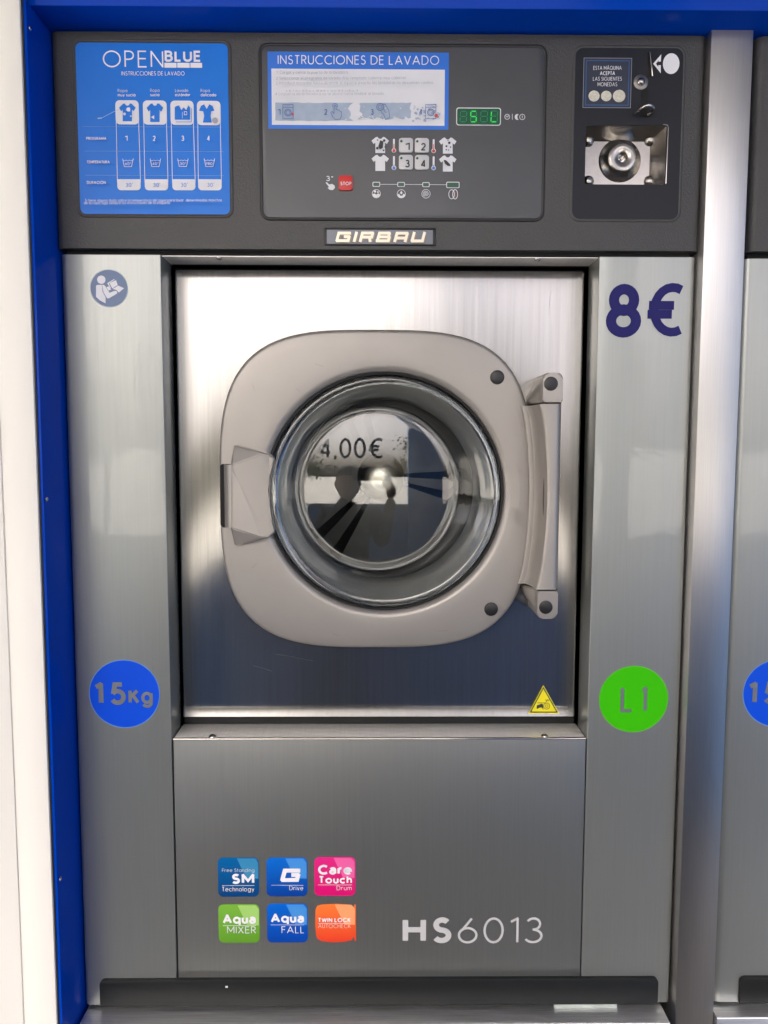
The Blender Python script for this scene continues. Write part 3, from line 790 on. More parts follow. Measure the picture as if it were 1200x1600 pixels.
# hinge: two bolt blocks and the scooped barrel between them
def hinge_block(x0, x1, y0, y1, cap, wing, flip):
    a = U(x0, (y0+y1)/2, -.004); b = U(x1, (y0+y1)/2, -.004); zt_, zb_ = U(860, y0, -.004)[1], U(860, y1, -.004)[1]
    r = .006
    if not flip: pts = rrect(a[0], b[0], zb_-.004, zt_, r, 5); 
    else: pts = rrect(a[0], b[0], zb_, zt_+.004, r, 5)
    pts = [(x, min(max(z, zb_), zt_)) for x, z in pts]
    q = []
    for p in pts:
        if not q or (Vector(p)-Vector(q[-1])).length > 1e-6: q.append(p)
    put(prism('hinge_block', q, -.0135, .040, casting, door, bev=.0022, seg=3))
    w = U(wing, (y0+y1)/2, .03)
    bm = bmesh.new()                                  # sloping foot toward the door
    if not flip: zz = [(zb_, zt_-.004), (zb_, zt_-.022)]
    else: zz = [(zb_+.004, zt_), (zb_+.022, zt_)]
    v = [bm.verts.new(p) for p in ((a[0]+.004, -.006, zz[0][0]), (a[0]+.004, -.006, zz[0][1]), (w[0], .018, zz[1][0]), (w[0], .018, zz[1][1]),
                                   (w[0], .040, zz[1][0]), (w[0], .040, zz[1][1]), (a[0]+.004, .040, zz[0][0]), (a[0]+.004, .040, zz[0][1]))]
    for f in ((0,1,3,2),(2,3,5,4),(4,5,7,6),(6,7,1,0),(0,2,4,6),(1,7,5,3)): bm.faces.new([v[i] for i in f])
    bmesh.ops.bevel(bm, geom=bm.edges[:], offset=.0012, segments=2, affect='EDGES')
    put(from_bm('hinge_foot', bm, casting, door, auto=40))
    p = U(*cap, -.014)
    put(lathe('hinge_plug', [(0, -.0144), (.0060, -.0143), (.0074, -.0138), (.0077, -.0128), (.0077, -.004)], p[0], p[1], black_plastic, door, 32))
hinge_block(845.5, 876.5, 583.5, 629, (861, 599.5), 826, False)
hinge_block(837, 868.5, 921, 964, (853, 949), 816, True)
def hinge_barrel():
    bm = bmesh.new(); rows = []; n = 24
    zt_, zb_ = U(850, 632, -.01)[1], U(850, 919, -.01)[1]
    xr = U(872.5, 775, -.008)[0]
    e1 = U(816, 632, YD-.002)[0]; e2 = U(828.5, 775, YD-.002)[0]
    r1 = U(841, 632, -.012)[0]; r2 = U(853.5, 775, -.012)[0]
    for i in range(n+1):
        k = i/n; s = 1-(2*k-1)**2; s = s**.8
        fl = e1+(e2-e1)*s; rg = r1+(r2-r1)*s; z = zt_+(zb_-zt_)*k
        pr = [(fl-.002, .034), (fl-.0012, YD-.0028), (fl+.0005, YD-.0034), (fl+.0045, YD-.0030)]
        for t in (.25, .5, .75): pr.append((fl+.0045+(rg-fl-.0045)*(1-(1-t)**1.7), YD-.0030+(-.0165-YD+.0030)*t**1.9))
        pr += [(rg, -.0168), (rg+.0012, -.0182), (rg+.0030, -.0187)]
        pr += [(xr-.006, -.0187), (xr-.0030, -.0176), (xr-.0009, -.0145), (xr, -.0100), (xr, .034)]
        rows.append([bm.verts.new((x, y, z)) for x, y in pr])
    for A, B in zip(rows[:-1], rows[1:]):
        for j in range(len(A)-1): bm.faces.new((A[j], A[j+1], B[j+1], B[j]))
    bm.faces.new(rows[0]); bm.faces.new(rows[-1][::-1])
    put(from_bm('hinge_barrel', bm, casting, door, auto=38))
hinge_barrel()
xh = U(858, 775, .01)
put(lathe('hinge_pin', [(0, 0), (.003, 0)], 0, 0, chrome, door, 8)) if False else None
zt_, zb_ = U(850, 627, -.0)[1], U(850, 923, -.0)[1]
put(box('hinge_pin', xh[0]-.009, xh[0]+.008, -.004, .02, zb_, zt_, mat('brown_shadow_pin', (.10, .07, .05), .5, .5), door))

# ---- drum behind the glass
dc = U(595, 744, .42)
dr = lathe('drum', [(.175, .095), (.205, .105), (.215, .14), (.215, .405), (.205, .418), (.12, .424), (.0, .424)], gx, gz-.002, drum_back_mat, wm, 72)
lathe('drum_hub', [(0, .4090), (.0372, .4090), (.0378, .4094), (.0380, .4102), (.0380, .4235)], dc[0], dc[1], mat('hub_steel', (.74, .70, .62), .22, 1.0, var=.08, vscale=(60, 60, 60)), dr, 48)
for v in bpy.data.objects['drum_hub'].data.vertices:       # the hub cover sits slightly tilted
    if v.co.y < .42: v.co.y += (v.co.z-dc[1])*.07
for ang in (232, 352, 112):                           # three embossed spokes on the back plate
    t = math.radians(ang); d = Vector((math.cos(t), math.sin(t))); nrm = Vector((-d.y, d.x))
    bm = bmesh.new(); rws = []
    for rr, w in ((.03, .008), (.08, .018), (.14, .029), (.20, .040)):
        c0 = Vector((dc[0], dc[1]))+d*rr
        rws.append([bm.verts.new((c0.x+nrm.x*w*k, .4235-h, c0.y+nrm.y*w*k)) for k, h in ((-1, 0), (-.4, .008), (.4, .008), (1, 0))])
    for A, B in zip(rws[:-1], rws[1:]):
        for j in range(3): bm.faces.new((A[j], A[j+1], B[j+1], B[j]))
    from_bm('spoke', bm, drum_back_mat, dr, auto=20)
lathe('drum_mouth', [(HR+.010, .050), (HR-.001, .050), (HR-.003, .056), (.1190, .090), (.1150, .098), (.1150, .104), (.176, .104), (.180, .050)], gx, gz, mat('seal_grey', (.62, .61, .59), .36, .7, var=.06, vscale=(60, 60, 60)), wm, 72, closed=True)

# small domed screws on the rails
def screw(px, py, y, r, up):
    x, z = U(px, py, y)
    bm = bmesh.new(); bmesh.ops.create_uvsphere(bm, u_segments=16, v_segments=8, radius=r)
    for v in bm.verts: v.co = Vector((x+v.co.x, y+v.co.y, (Z_LEDGE-.0003 if up else Z_TOP-.0006)+v.co.z*.75))
    o = from_bm('rail_screw', bm, chrome, wm, smooth=True)
screw(332, 1148, .006, .0042, True); screw(851, 1145, .006, .0042, True)
screw(343, 402, .008, .0036, False); screw(840, 404, .008, .0036, False)

# ================================================================== control header
# ---- left instruction sticker
Y0 = YH
q = QUAD((117.5, 66), (355.5, 69), (360, 335), (126, 334.5), Y0)
bead('sticker_surround', q[0]-.0022, q[1]+.0022, q[2]-.0022, q[3]+.0022, .0075, .0016, .0013, Y0+.0002, header_plastic, wm)
ls = Flat(Y0-.0004).poly(rrect(*q, .0060)).build('instruction_sticker', st_blue, wm, 'blue washing instruction sticker with four white columns')
Ys = Y0-.0008
F = Flat(Ys, True)
wpx(F, 'OPEN', 161, 255.5, 105.5, 26.5, .085, track=.3)
wpx(F, 'BLUE', 257.5, 314.5, 96.8, 17.6, .2, track=.34)
for a, b in ((257, 276), (277, 296.5), (297.5, 316)): F.mark().rpx(a, 98.4, b, 106.2)
wpx(F, 'INSTRUCCIONES DE LAVADO', 190, 289, 118.6, 6.6, .11)
F.build('lettering', st_white, ls)
F = Flat(Ys, True)
for t, a, b, y, w in (('Ropa', 184, 199, 144, .1), ('muy sucia', 184, 212, 151, .17), ('Ropa', 235, 249.5, 144, .1), ('sucia', 235, 249.5, 151, .17),
                      ('Lavado', 274, 294.5, 144.5, .1), ('est\u00e1ndar', 274, 298, 151.5, .17), ('Ropa', 314, 328.5, 145, .1), ('delicada', 314, 338.5, 152, .17)):
    wpx(F, t, a, b, y, 5.0, w)
for t, a, b, y in (('PROGRAMA', 136, 167.5, 220), ('TEMPERATURA', 137, 173, 257), ('DURACI\u00d3N', 137.5, 167, 289.2)): wpx(F, t, a, b, y, 4.8, .17)
for t, x in (('1', 199), ('2', 242.5), ('3', 287), ('4', 327)): wpx(F, t, x-2.2, x+2.2, 222.3, 8.2, .17)
wpx(F, 'Si tiene alguna duda sobre la temperatura del agua para lavar  determinadas manchas', 135, 349, 317.4, 4.4, .11)
wpx(F, 'de la ropa, siga siempre las instrucciones de la etiqueta.', 135, 269.5, 322.6, 4.4, .11)
F.build('small_lettering', st_white2, ls)
F = Flat(Ys)                                          # columns and rules
colx = [((180, 217.5), (183, 220)), ((223, 261), (226, 263)), ((266, 303), (269, 305.5)), ((307.5, 345), (309.5, 346.5))]
for (a, b), (c_, d) in colx:
    F.mark().line([(a+1.6, 190), (c_+.4, 285)], 1.0); F.mark().line([(b-.8, 190), (d-.4, 285)], 1.0)
F.build('column_rules', st_white2, ls)
F = Flat(Ys)
for y, a, b in ((198, 129, 347), (236.3, 132, 349), (274, 133, 350)): F.mark().line([(a, y-.3), (b, y+.6)], .45)
F.build('row_rules', mat('pale_rule_print', (.20, .38, .66), .4), ls)
for i, ((a, b), (c_, d)) in enumerate(colx):
    o = Flat(Ys-.0003).rpx(a, 156.5+.3*i, b, 194.5+.4*i, 7).build('pictogram', st_white2, ls)
    Fb = Flat(Ys-.0003)
    x0_, x1_, z0_, z1_ = RC(c_, 280, d, 297.5, Fb.Y); rr_ = 6*PXM(c_, 290, Fb.Y)
    Fb.poly([(x1_, z1_), (x0_, z1_)] + [(x0_+rr_-rr_*math.cos(t), z0_+rr_-rr_*math.sin(t)) for t in (0, .4, .8, 1.2, PI/2)] +
            [(x1_-rr_+rr_*math.sin(t), z0_+rr_-rr_*math.cos(t)) for t in (0, .4, .8, 1.2, PI/2)])
    Fb.build('duration_box', st_white2, ls)
Y1 = Ys-.0007
FB = Flat(Y1, True); FW = Flat(Y1-.0005)
FB.px(shape(TSHIRT, 186, 161.5, 212, 189.5)); FB.mark().px(shape(TSHIRT, 229, 161.5, 255, 190.5))
FB.mark().px([(275, 166), (281, 164.5), (284, 168), (291, 168), (294, 164.5), (297, 168), (297, 187), (273, 187), (273, 168)])
FB.line([(299, 169), (299, 190.5), (275, 190.5)], .8)
FB.mark().px([(319, 163), (323, 169), (327, 163), (332, 165.5), (335, 173), (330, 174), (329, 181), (331, 191.5), (317, 191.5), (319, 181), (317.5, 174), (311, 173), (314, 165.5)])
for t, x in (('30\u00b4', 201.5), ('30\u00b4', 244.5), ('30\u00b4', 287.5), ('30\u00b4', 329)): wpx(FB, t, x-5, x+6, 292.2, 6.2, .11)
FB.build('pictogram_print', st_blue, ls)
FW.cpx(200.5, 171, 3.2); FW.cpx(194.5, 178, 2.2); FW.cpx(204.5, 181.5, 1.3); FW.px([(196.5, 172), (203, 167.5), (203.5, 174.5)])
FW.mark().px([(236, 183), (241, 180), (241, 186.5)])
FW.mark().px([(280, 165), (283.5, 172), (287, 167.5), (291, 172), (294, 165), (291, 164), (287, 166.5), (283, 164)])
FW.line([(285, 175), (285, 185)], .6); FW.line([(288, 174.5), (292, 174.5), (292, 179.5), (288, 179.5)], .8, True)
FW.mark().line([(320, 164), (323, 169.5), (326, 164)], .9)
for x, t in ((200, '60\u00ba'), (243, '40\u00ba'), (286, '30\u00ba'), (327.5, 'FRIO')):
    FW.mark().line([(x-8.3, 248), (x-5.6, 260.5), (x+5.6, 260.5), (x+8.3, 248)], .9)
    FW.line([(x-7.8, 250.2), (x-5.2, 251.6), (x-2.6, 250.2), (x, 251.6), (x+2.6, 250.2), (x+5.2, 251.6), (x+7.8, 250.2)], .6)
    wpx(FW, t, x-4.6, x+4.8, 258.3, 4.4, .13)
FW.build('pictogram_detail', st_white2, ls)
Flat(Y1-.0006).cpx(336, 188, 4.6).build('seal_mark', st_grey, ls)
F = Flat(Y1); F.line([(153, 184.5), (160, 184), (168, 179.5), (186, 170.5)], .8); F.line([(152.5, 185), (159, 184.4)], 2.0)
F.build('scratch', mat('pale_scratch', (.42, .55, .78), .4), ls)

# ---- central control panel
q = QUAD((408.5, 71), (851, 75), (845.5, 342.5), (411, 340), Y0)
bead('panel_surround', q[0]-.0012, q[1]+.0012, q[2]-.0012, q[3]+.0012, .0085, .0019, .0015, Y0+.0002, black_plastic, wm)
cp = prism('control_panel', rrect(*q, .0075), Y0-.0006, Y0+.004, panel_membrane, wm, bev=.0003, label='graphite membrane control panel')
Yc = Y0-.0010
q = QUAD((417.5, 80), (702, 83), (700, 203), (419.5, 201), Yc)
ist = Flat(Yc).poly([(q[0], q[2]), (q[1], q[2]), (q[1], q[3]), (q[0], q[3])]).build('instruction_label', st_blue2, cp, 'blue framed label with washing steps')
lettering([('INSTRUCCIONES DE LAVADO', 434, 686, 101.3, 14.5, .1)], Yc-.0003, st_white, cp)
q = QUAD((424, 107.5), (695.5, 109), (694, 196.5), (425, 195.5), Yc)
Flat(Yc-.0003).poly([(q[0], q[2]), (q[1], q[2]), (q[1], q[3]), (q[0], q[3])]).build('label_field', st_white2, cp)
lettering([('1', 431.5, 433.5, 115.8, 4.6, .09), ('Cargar y cerrar la puerta de la lavadora.', 437, 544.5, 115.8, 4.8, .09),
           ('2', 431.5, 434.5, 125.8, 4.6, .09), ('Seleccionar el programa de lavado (frio-templado-caliente-muy caliente).', 437, 635, 126, 4.8, .09),
           ('3', 431.5, 434.5, 135.2, 4.6, .09), ('Introducir monedas hasta alcanzar el importe exacto, las lavadoras no devuelven cambio.', 437, 677, 135.6, 4.8, .09),
           ('4', 431.5, 434.5, 154.2, 4.6, .09), ('La puerta de la lavadora no se abrir\u00e1 hasta finalizar el lavado.', 437, 600.5, 154.4, 4.8, .09)], Yc-.0006, st_grey, cp, 'small_lettering')
F = Flat(Yc-.0006)                                    # rubbed-out line
random.seed(3); x = 447
while x < 559:
    w = random.uniform(1.2, 4.5); F.rpx(x, 140.2+random.uniform(0, 1.5), x+w, 143.8-random.uniform(0, .8)); x += w+random.uniform(.8, 3.2)
F.build('worn_lettering', st_faint, cp, kind='stuff')
F = Flat(Yc-.0006)                                    # worn band behind the step icons
def ragged(x0_, x1_, y0_, y1_, rl, rr, rt, rb, n=14):
    P = []
    for i in range(n+1): P.append((x0_+(x1_-x0_)*i/n, y0_+random.uniform(0, rt)))
    for i in range(1, 6): P.append((x1_-random.uniform(0, rr), y0_+(y1_-y0_)*i/6))
    for i in range(n, -1, -1): P.append((x0_+(x1_-x0_)*i/n, y1_-random.uniform(0, rb)))
    for i in range(5, 0, -1): P.append((x0_+random.uniform(0, rl), y0_+(y1_-y0_)*i/6))
    return P
F.px(ragged(430, 552, 159.8, 189.2, .6, 9, 1.2, 1.6)); F.px(ragged(559, 643, 160.2, 187.5, 10, 4, .8, 5, 20))
for i in range(46):
    x = random.uniform(644, 687); y = random.uniform(162, 189); s_ = random.uniform(1, 4)
    F.px([(x, y), (x+s_, y+random.uniform(-1, 1)), (x+s_*.7, y+s_*.9), (x-s_*.2, y+s_*.6)])
F.build('step_band', st_band, cp, kind='stuff')
F = Flat(Yc-.0010)
for i in range(34):                                   # scuffs along the lower edge
    x = random.uniform(528, 640); y = random.uniform(180, 189) if random.random() < .8 else random.uniform(165, 180); s_ = random.uniform(.6, 2.6)
    F.px([(x, y), (x+s_, y-.5), (x+s_*1.2, y+s_*.5), (x+s_*.3, y+s_*.6)])
F.line([(562, 161), (556, 169), (550, 176)], 1.6)
F.build('scuff', st_white2, cp, kind='stuff')
F = Flat(Yc-.0016, True)
for t, x in (('1', 436), ('2', 509), ('3', 581.5), ('4', 657.5)): wpx(F, t, x-2.4, x+2.4, 179.5, 9.2, .15)
for x in (442, 665):
    F.mark().line([(x, 163.5), (x+16, 163.5), (x+16, 185.5), (x, 185.5)], .8, True); F.line([(x, 168), (x+16, 168)], .7)
    c_ = U(x+8, 176, F.Y); s_ = PXM(x, 176, F.Y)
    F.ribbon(circle(c_[0], c_[1], 5.2*s_, n=24), 1.1*s_, True); F.ribbon(circle(c_[0], c_[1], 3.2*s_, n=20), .7*s_, True)
    for k in (3, 6, 9): F.line([(x+k, 165.7), (x+k+1.6, 165.7)], .9)
hand = [(522, 166), (522, 178), (519, 174.5), (516.8, 176), (520, 183), (524, 187), (531, 186.8), (533.8, 182), (533.5, 175), (531, 174), (530.5, 172.6), (528, 172.4), (527.5, 171.6), (525.2, 171.4), (525.2, 166), (523.6, 164.6)]
F.mark().line(hand, .8, True)
c_ = U(523.5, 166, F.Y); s_ = PXM(523, 166, F.Y); F.ribbon([(c_[0]+4*s_*math.cos(t), c_[1]+4*s_*math.sin(t)) for t in [math.radians(-30+12*i) for i in range(21)]], .7*s_)
c_ = U(594, 167.5, F.Y); F.mark().ribbon(circle(c_[0], c_[1], 5.6*s_, n=24), .9*s_, True); F.ribbon(circle(c_[0], c_[1], 3.2*s_, n=16), .6*s_, True)
F.line([(598, 163), (602, 163.5), (607.5, 173), (609, 184), (602.5, 187.5), (599.5, 179), (596.5, 176.5), (596, 174)], .8); F.line([(599.5, 170), (601, 175), (604, 176)], .7)
F.build('step_icon', st_line, cp)
F = Flat(Yc-.0022).cpx(457, 178, 2.0); F.mark().rpx(679.5, 178, 684, 183.2, 1); F.build('step_icon_mark', st_red, cp)
# display
o = Flat(Yc).rpx(713, 168, 782.5, 196.3, 4).build('display_border', st_white, cp)
Flat(Yc-.0003).rpx(714.3, 169.3, 781.2, 195, 3.2).build('display', disp_green, cp, 'green four digit display')
SEG = {'a': [(.12, 1), (.88, 1)], 'b': [(1, .95), (1, .55)], 'c': [(1, .45), (1, .05)], 'd': [(.12, 0), (.88, 0)], 'e': [(0, .45), (0, .05)], 'f': [(0, .95), (0, .55)], 'g': [(.12, .5), (.88, .5)]}
FO = Flat(Yc-.0006); FL = Flat(Yc-.0006)
for i, (a, b, on) in enumerate(((718.6, 728.5, ''), (735, 743.8, 'afgcd'), (750.6, 761, ''), (767, 776.6, 'fed'))):
    FO.mark(); FL.mark()
    for k, (p, r) in SEG.items():
        pp = [(a+p[0]*(b-a)+p[1]*.9, 190.4-p[1]*16.6), (a+r[0]*(b-a)+r[1]*.9, 190.4-r[1]*16.6)]
        (FL if k in on else FO).line(pp, 1.7 if k in on else 1.3)
FO.build('display_segment', seg_off, cp); FL.build('lit_segment', seg_on, cp)
# print on the membrane
F = Flat(Yc); Y_ = F.Y; s_ = PXM(640, 240, Y_)
c_ = U(792.5, 182.5, Y_); F.ribbon(circle(c_[0], c_[1], 3.9*s_, n=24), .9*s_, True); F.line([(792.5-2, 181), (792.5, 183), (795.5, 180)], .9)
F.mark().line([(800.5, 178), (800.5, 187)], .8); F.mark().px(shape([(.0, .5), (.08, .15), (.25, 0), (.5, 0), (.36, .25), (.33, .5), (.36, .75), (.5, 1), (.25, 1), (.08, .85)], 804, 178.3, 817, 187.3))
F.ribbon([(x, z) for x, z in circle(*U(816, 182.8, Y_), 4.2*s_, n=24)], 1.0*s_, True); wpx(F, '1', 815, 816.5, 185.2, 4.6, .2)
for x0_, y0_ in ((580.5, 214), (580.5, 242), (686, 215), (686, 243)): F.mark().px(shape(TSHIRT, x0_, y0_, x0_+27.2, y0_+25.2))
for x, y in ((615.5, 217), (615.5, 244), (677.5, 217.5), (677.5, 244.3)):
    F.mark().rpx(x-1.5, y, x+1.5, y+18, 1.5); F.cpx(x, y+18.4, 3.6)
F.mark().line([(594, 288.3), (621, 288.3)], .8); F.mark().line([(632.5, 288.4), (660, 288.6)], .8); F.mark().line([(671, 288.7), (697.5, 288.9)], .8)
F.mark(); wpx(F, '3"', 509.3, 520.5, 283.3, 8.2, .16)
F.mark().px([(508.6, 285.6), (510.6, 285), (514.5, 288.6), (519, 287.6), (523, 290.5), (523.4, 294), (520, 297.4), (515.5, 297), (511.6, 293.8), (514.3, 293), (513, 291)])
def ring(x, y, r, w, ry=None):
    c_ = U(x, y, Y_); F.ribbon(circle(c_[0], c_[1], r*s_, (ry or r)*s_, n=28), w*s_, True)
F.mark(); ring(588, 303, 6.6, .9)
F.px([(582.2, 304), (585, 302.5), (588, 304.5), (591, 302.5), (593.8, 304), (592.5, 307.5), (588, 309.2), (583.5, 307.5)])
F.cpx(586, 299.5, 1.8); F.cpx(590.5, 300.5, 1.3)
F.mark(); ring(627, 303.2, 6.6, .9)
F.px([(621, 304.5), (623.5, 303), (625.3, 306.2), (628.7, 306.2), (630.5, 303), (633, 304.5), (631.5, 308), (627, 309.4), (622.5, 308)]); F.px([(627, 298), (629, 302), (627, 304), (625, 302)])
F.mark(); ring(665.5, 303.2, 6.8, .9)
c_ = U(665.5, 303.2, Y_); F.ribbon([(c_[0]+s_*(.6+4.4*i/40)*math.cos(i*.42), c_[1]+s_*(.6+4.4*i/40)*math.sin(i*.42)) for i in range(41)], .7*s_)
F.mark(); ring(705.5, 304, 4.6, 1.1, 7.2); ring(711, 304, 4.0, 1.2, 7.4)
F.build('panel_print', st_white2, cp)
F = Flat(Yc-.0012)
F.mark().px([(594, 219), (599, 221), (598, 231), (593.5, 233.5), (591, 229)]); F.cpx(600.3, 219.5, 2); F.cpx(589.5, 231.5, 2.0); F.cpx(590, 218.8, 1.1); F.cpx(602, 229.5, 1.2); F.cpx(599.4, 235, 1.3)
F.mark()
for x, y, r in ((702, 223.2, 2.0), (697.5, 228.5, 1.6), (704, 230, 1.2), (697.2, 234, 1.1), (700, 219.5, .9), (701, 234.5, .9)): F.cpx(x, y, r, n=14)
F.mark().px([(693, 250), (697, 250.4), (703, 256.5), (704, 260), (699, 259), (695, 255.5)])
F.build('stain_print', icon_dark, cp)
F = Flat(Yc-.0012)
for x, y in ((615.5, 217), (677.5, 217.5)): F.mark().rpx(x-.6, y+8, x+.6, y+17); F.cpx(x, y+18.4, 2.5, n=18)
F.build('hot_mark', st_red, cp)
F = Flat(Yc-.0012)
for x, y in ((615.5, 244), (677.5, 244.3)): F.mark().rpx(x-.5, y+13, x+.5, y+17); F.cpx(x, y+18.4, 2.5, n=18)
F.build('cold_mark', st_lblue, cp)
F = Flat(Yc-.0003).cpx(711, 304, 2.0, 5.2); F.build('door_open_mark', mat('brown_print', (.20, .10, .06), .5), cp)
# keys
FD = Flat(Y0-.0034, True); FLED = Flat(Y0-.0034)
for t, x0_, y0_ in (('1', 623.3, 216.5), ('2', 648.2, 216.7), ('3', 623.3, 243), ('4', 648.2, 243.2)):
    a, b, z0_, z1_ = RC(x0_, y0_, x0_+21.8, y0_+22.5, Yc)
    prism('key', rrect(a, b, z0_, z1_, .0022, 5), Y0-.0029, Y0-.0006, button_mat, cp, bev=.0008)
    wpx(FD, t, x0_+9.5, x0_+17, y0_+18.6, 12, .17); FLED.mark().cpx(x0_+3.8, y0_+4.1, 2.0, n=16)
FD.build('key_digit', icon_dark, cp); FLED.build('key_lamp', led_off, cp)
a, b, z0_, z1_ = RC(529.3, 275, 551, 298, Yc)
prism('stop_key', rrect(a, b, z0_, z1_, .0022, 5), Y0-.0029, Y0-.0006, stop_red, cp, bev=.0008, label='red STOP key')
lettering([('STOP', 532, 549, 289.5, 5.6, .16)], Y0-.0033, st_white2, cp, 'stop_lettering')
FW = Flat(Yc-.0003); FG = Flat(Yc-.0007)
for a, b, y in ((582, 594, 288), (620.7, 632.7, 288.2), (659.8, 671.3, 288.5), (697.3, 718, 289)):
    h = 3.9 if b-a < 15 else 5.0
    FW.mark().rpx(a, y-h, b, y+h, 2); FG.mark().rpx(a+1.2, y-h+1.2, b-1.2, y+h-1.2, 1.2)
FW.build('progress_frame', st_white2, cp); FG.build('progress_lamp', led_off, cp)

# ---- maker's badge
q = QUAD((507, 355.5), (681, 357.5), (680.5, 384.5), (507.5, 383.5), Y0)
bd = prism('badge', [(q[0], q[2]), (q[1], q[2]), (q[1], q[3]), (q[0], q[3])], Y0-.0018, Y0+.002, black_plastic, wm, bev=.0008, label='silver maker badge with cream letters')
q = QUAD((510.5, 358.8), (676.5, 360), (676, 381.4), (511, 380.8), Y0-.002)
prism('badge_plate', [(q[0], q[2]), (q[1], q[2]), (q[1], q[3]), (q[0], q[3])], Y0-.0021, Y0-.0017, badge_mat, bd)
F = Flat(Y0-.0036)
a = U(521, 380.2, F.Y); b = U(663, 380.2, F.Y); capm = 20.6*PXM(600, 370, F.Y)
write(F, 'GIRBAU', a[0], b[0], a[1], capm, .22, track=.3, glyphs=LOGO, shear=.22)
F2 = Flat(Y0-.0026); write(F2, 'GIRBAU', a[0]+.0008, b[0]+.0010, a[1]-.0006, capm, .27, track=.3, glyphs=LOGO, shear=.22)
F2.build('letter_side', mat('badge_letter_side', (.24, .20, .16), .4, .4), bd); F.build('badge_lettering', cream, bd)

# ---- coin unit
q = QUAD((899, 74), (1068.5, 76), (1059.5, 343.5), (893, 343), Y0)
bead('coin_surround', q[0]-.0008, q[1]+.0008, q[2]-.0008, q[3]+.0008, .0095, .0019, .0013, Y0+.0002, header_plastic, wm)
def cut(o, x0, x1, y0, y1, z0, z1):
    k = box('cutter', x0, x1, y0, y1, z0, z1, None)
    md = o.modifiers.new('cut', 'BOOLEAN'); md.operation = 'DIFFERENCE'; md.object = k; md.solver = 'EXACT'
    dg = bpy.context.evaluated_depsgraph_get(); me = bpy.data.meshes.new_from_object(o.evaluated_get(dg))
    o.modifiers.clear(); o.data = me; bpy.data.objects.remove(k)
    for p in me.polygons: p.use_smooth = True
    me.set_sharp_from_angle(angle=math.radians(32))
co = q; cpt = rrect(*q, .0085)
ca = RC(915.5, 196, 1040, 289, Y0)                    # mouth of the coin return cup
cut(hd, ca[0]-.013, ca[1]+.0012, -.03, .032, ca[2]-.0012, ca[3]+.0012)
def plate_with_hole(name, outer, hx0, hx1, hz0, hz1, Y, m, parent, label):
    n = len(outer); bm = bmesh.new(); inner = []
    r = .0025
    cxm, czm = (hx0+hx1)/2, (hz0+hz1)/2
    inn = rrect(hx0, hx1, hz0, hz1, r, 7)
    A = [bm.verts.new((x, Y, z)) for x, z in outer]; B = [bm.verts.new((x, Y, z)) for x, z in inn]; C_ = [bm.verts.new((x, Y+.0012, z)) for x, z in inn]
    for i in range(n):
        j = (i+1) % n; bm.faces.new((A[i], A[j], B[j], B[i])); bm.faces.new((B[i], B[j], C_[j], C_[i]))
    return from_bm(name, bm, m, parent, label=label)
cu = plate_with_hole('coin_unit', cpt, ca[0], ca[1], ca[2], ca[3], Y0-.0008, coin_plate_mat, wm, 'dark coin unit with slot, lever and steel return cup')
Yu = Y0-.0012
q = QUAD((912.5, 90.5), (987, 91.5), (985, 169), (910.5, 168), Yu)
Flat(Yu).poly([(q[0], q[2]), (q[1], q[2]), (q[1], q[3]), (q[0], q[3])]).build('coin_sticker', mat('dark_sticker_blue', (.022, .030, .055), .35), cu, 'dark sticker listing accepted coins')
F = Flat(Yu-.0003); i_ = .0013
F.ribbon([(q[0], q[2]), (q[1], q[2]), (q[1], q[3]), (q[0], q[3])], .0004, True); F.build('sticker_edge', st_grey, cu)
F = Flat(Yu-.0004); i_ = .0026
F.ribbon([(q[0]+i_, q[2]+i_), (q[1]-i_, q[2]+i_), (q[1]-i_, q[3]-i_), (q[0]+i_, q[3]-i_)], .0010, True); F.build('sticker_border', mat('mid_blue_print', (.03, .09, .26), .4), cu)
lettering([('ESTA M\u00c1QUINA', 927, 971, 109.4, 6.2, .11), ('ACEPTA', 937, 960.5, 118.1, 6.2, .17), ('LAS SIGUIENTES', 926, 971, 127, 6.2, .11), ('MONEDAS', 933, 963.5, 136, 6.2, .11)], Yu-.0004, st_white2, cu)
coin = mat('coin_picture_print', (.62, .60, .50), .5, var=.22, vscale=(400, 400, 400))
F = Flat(Yu-.0004); F.cpx(928.2, 150, 8.6); F.mark().cpx(947.3, 150, 8.2); F.mark().cpx(967.3, 150, 9.7); F.build('coin_picture', coin, cu)
F = Flat(Yu)
F.px([(1020.5, 99.5), (1033.2, 84.8), (1032.6, 96.2), (1028.8, 96.4), (1029, 94.2), (1025, 99.6), (1028.4, 104.2), (1028.6, 101.8), (1032.6, 101.8), (1032.4, 114.5)])
F.mark().cpx(1048.7, 99.5, 12.9, 16.2, 48); F.build('coin_arrow', st_white, cu)
# slot bezel
sb = [U(*p, Yu) for p in ((1011, 81.5), (1015.3, 81.5), (1020, 119.5), (1013.5, 119.5))]
prism('coin_slot', sb, Y0-.0011, Y0+.001, dark_gap, cu)
sb = [U(*p, Yu-.002) for p in ((1014.5, 81.5), (1016.4, 81.5), (1020.6, 119.8), (1018.2, 119.8))]
prism('slot_plate', sb, Y0-.0042, Y0-.0005, chrome, cu, bev=.0006)
p = U(1001.5, 128, Yu)
lathe('screw_washer', [(0, Y0-.0016), (.0068, Y0-.0016), (.0076, Y0-.0012), (.0077, Y0-.0006)], *p, mat('dull_zinc', (.22, .21, .20), .35, .9), cu, 32)
lathe('screw_head', [(0, Y0-.0046), (.0022, Y0-.0042), (.0038, Y0-.0028), (.0043, Y0-.0015)], *p, cup_steel, cu, 24)
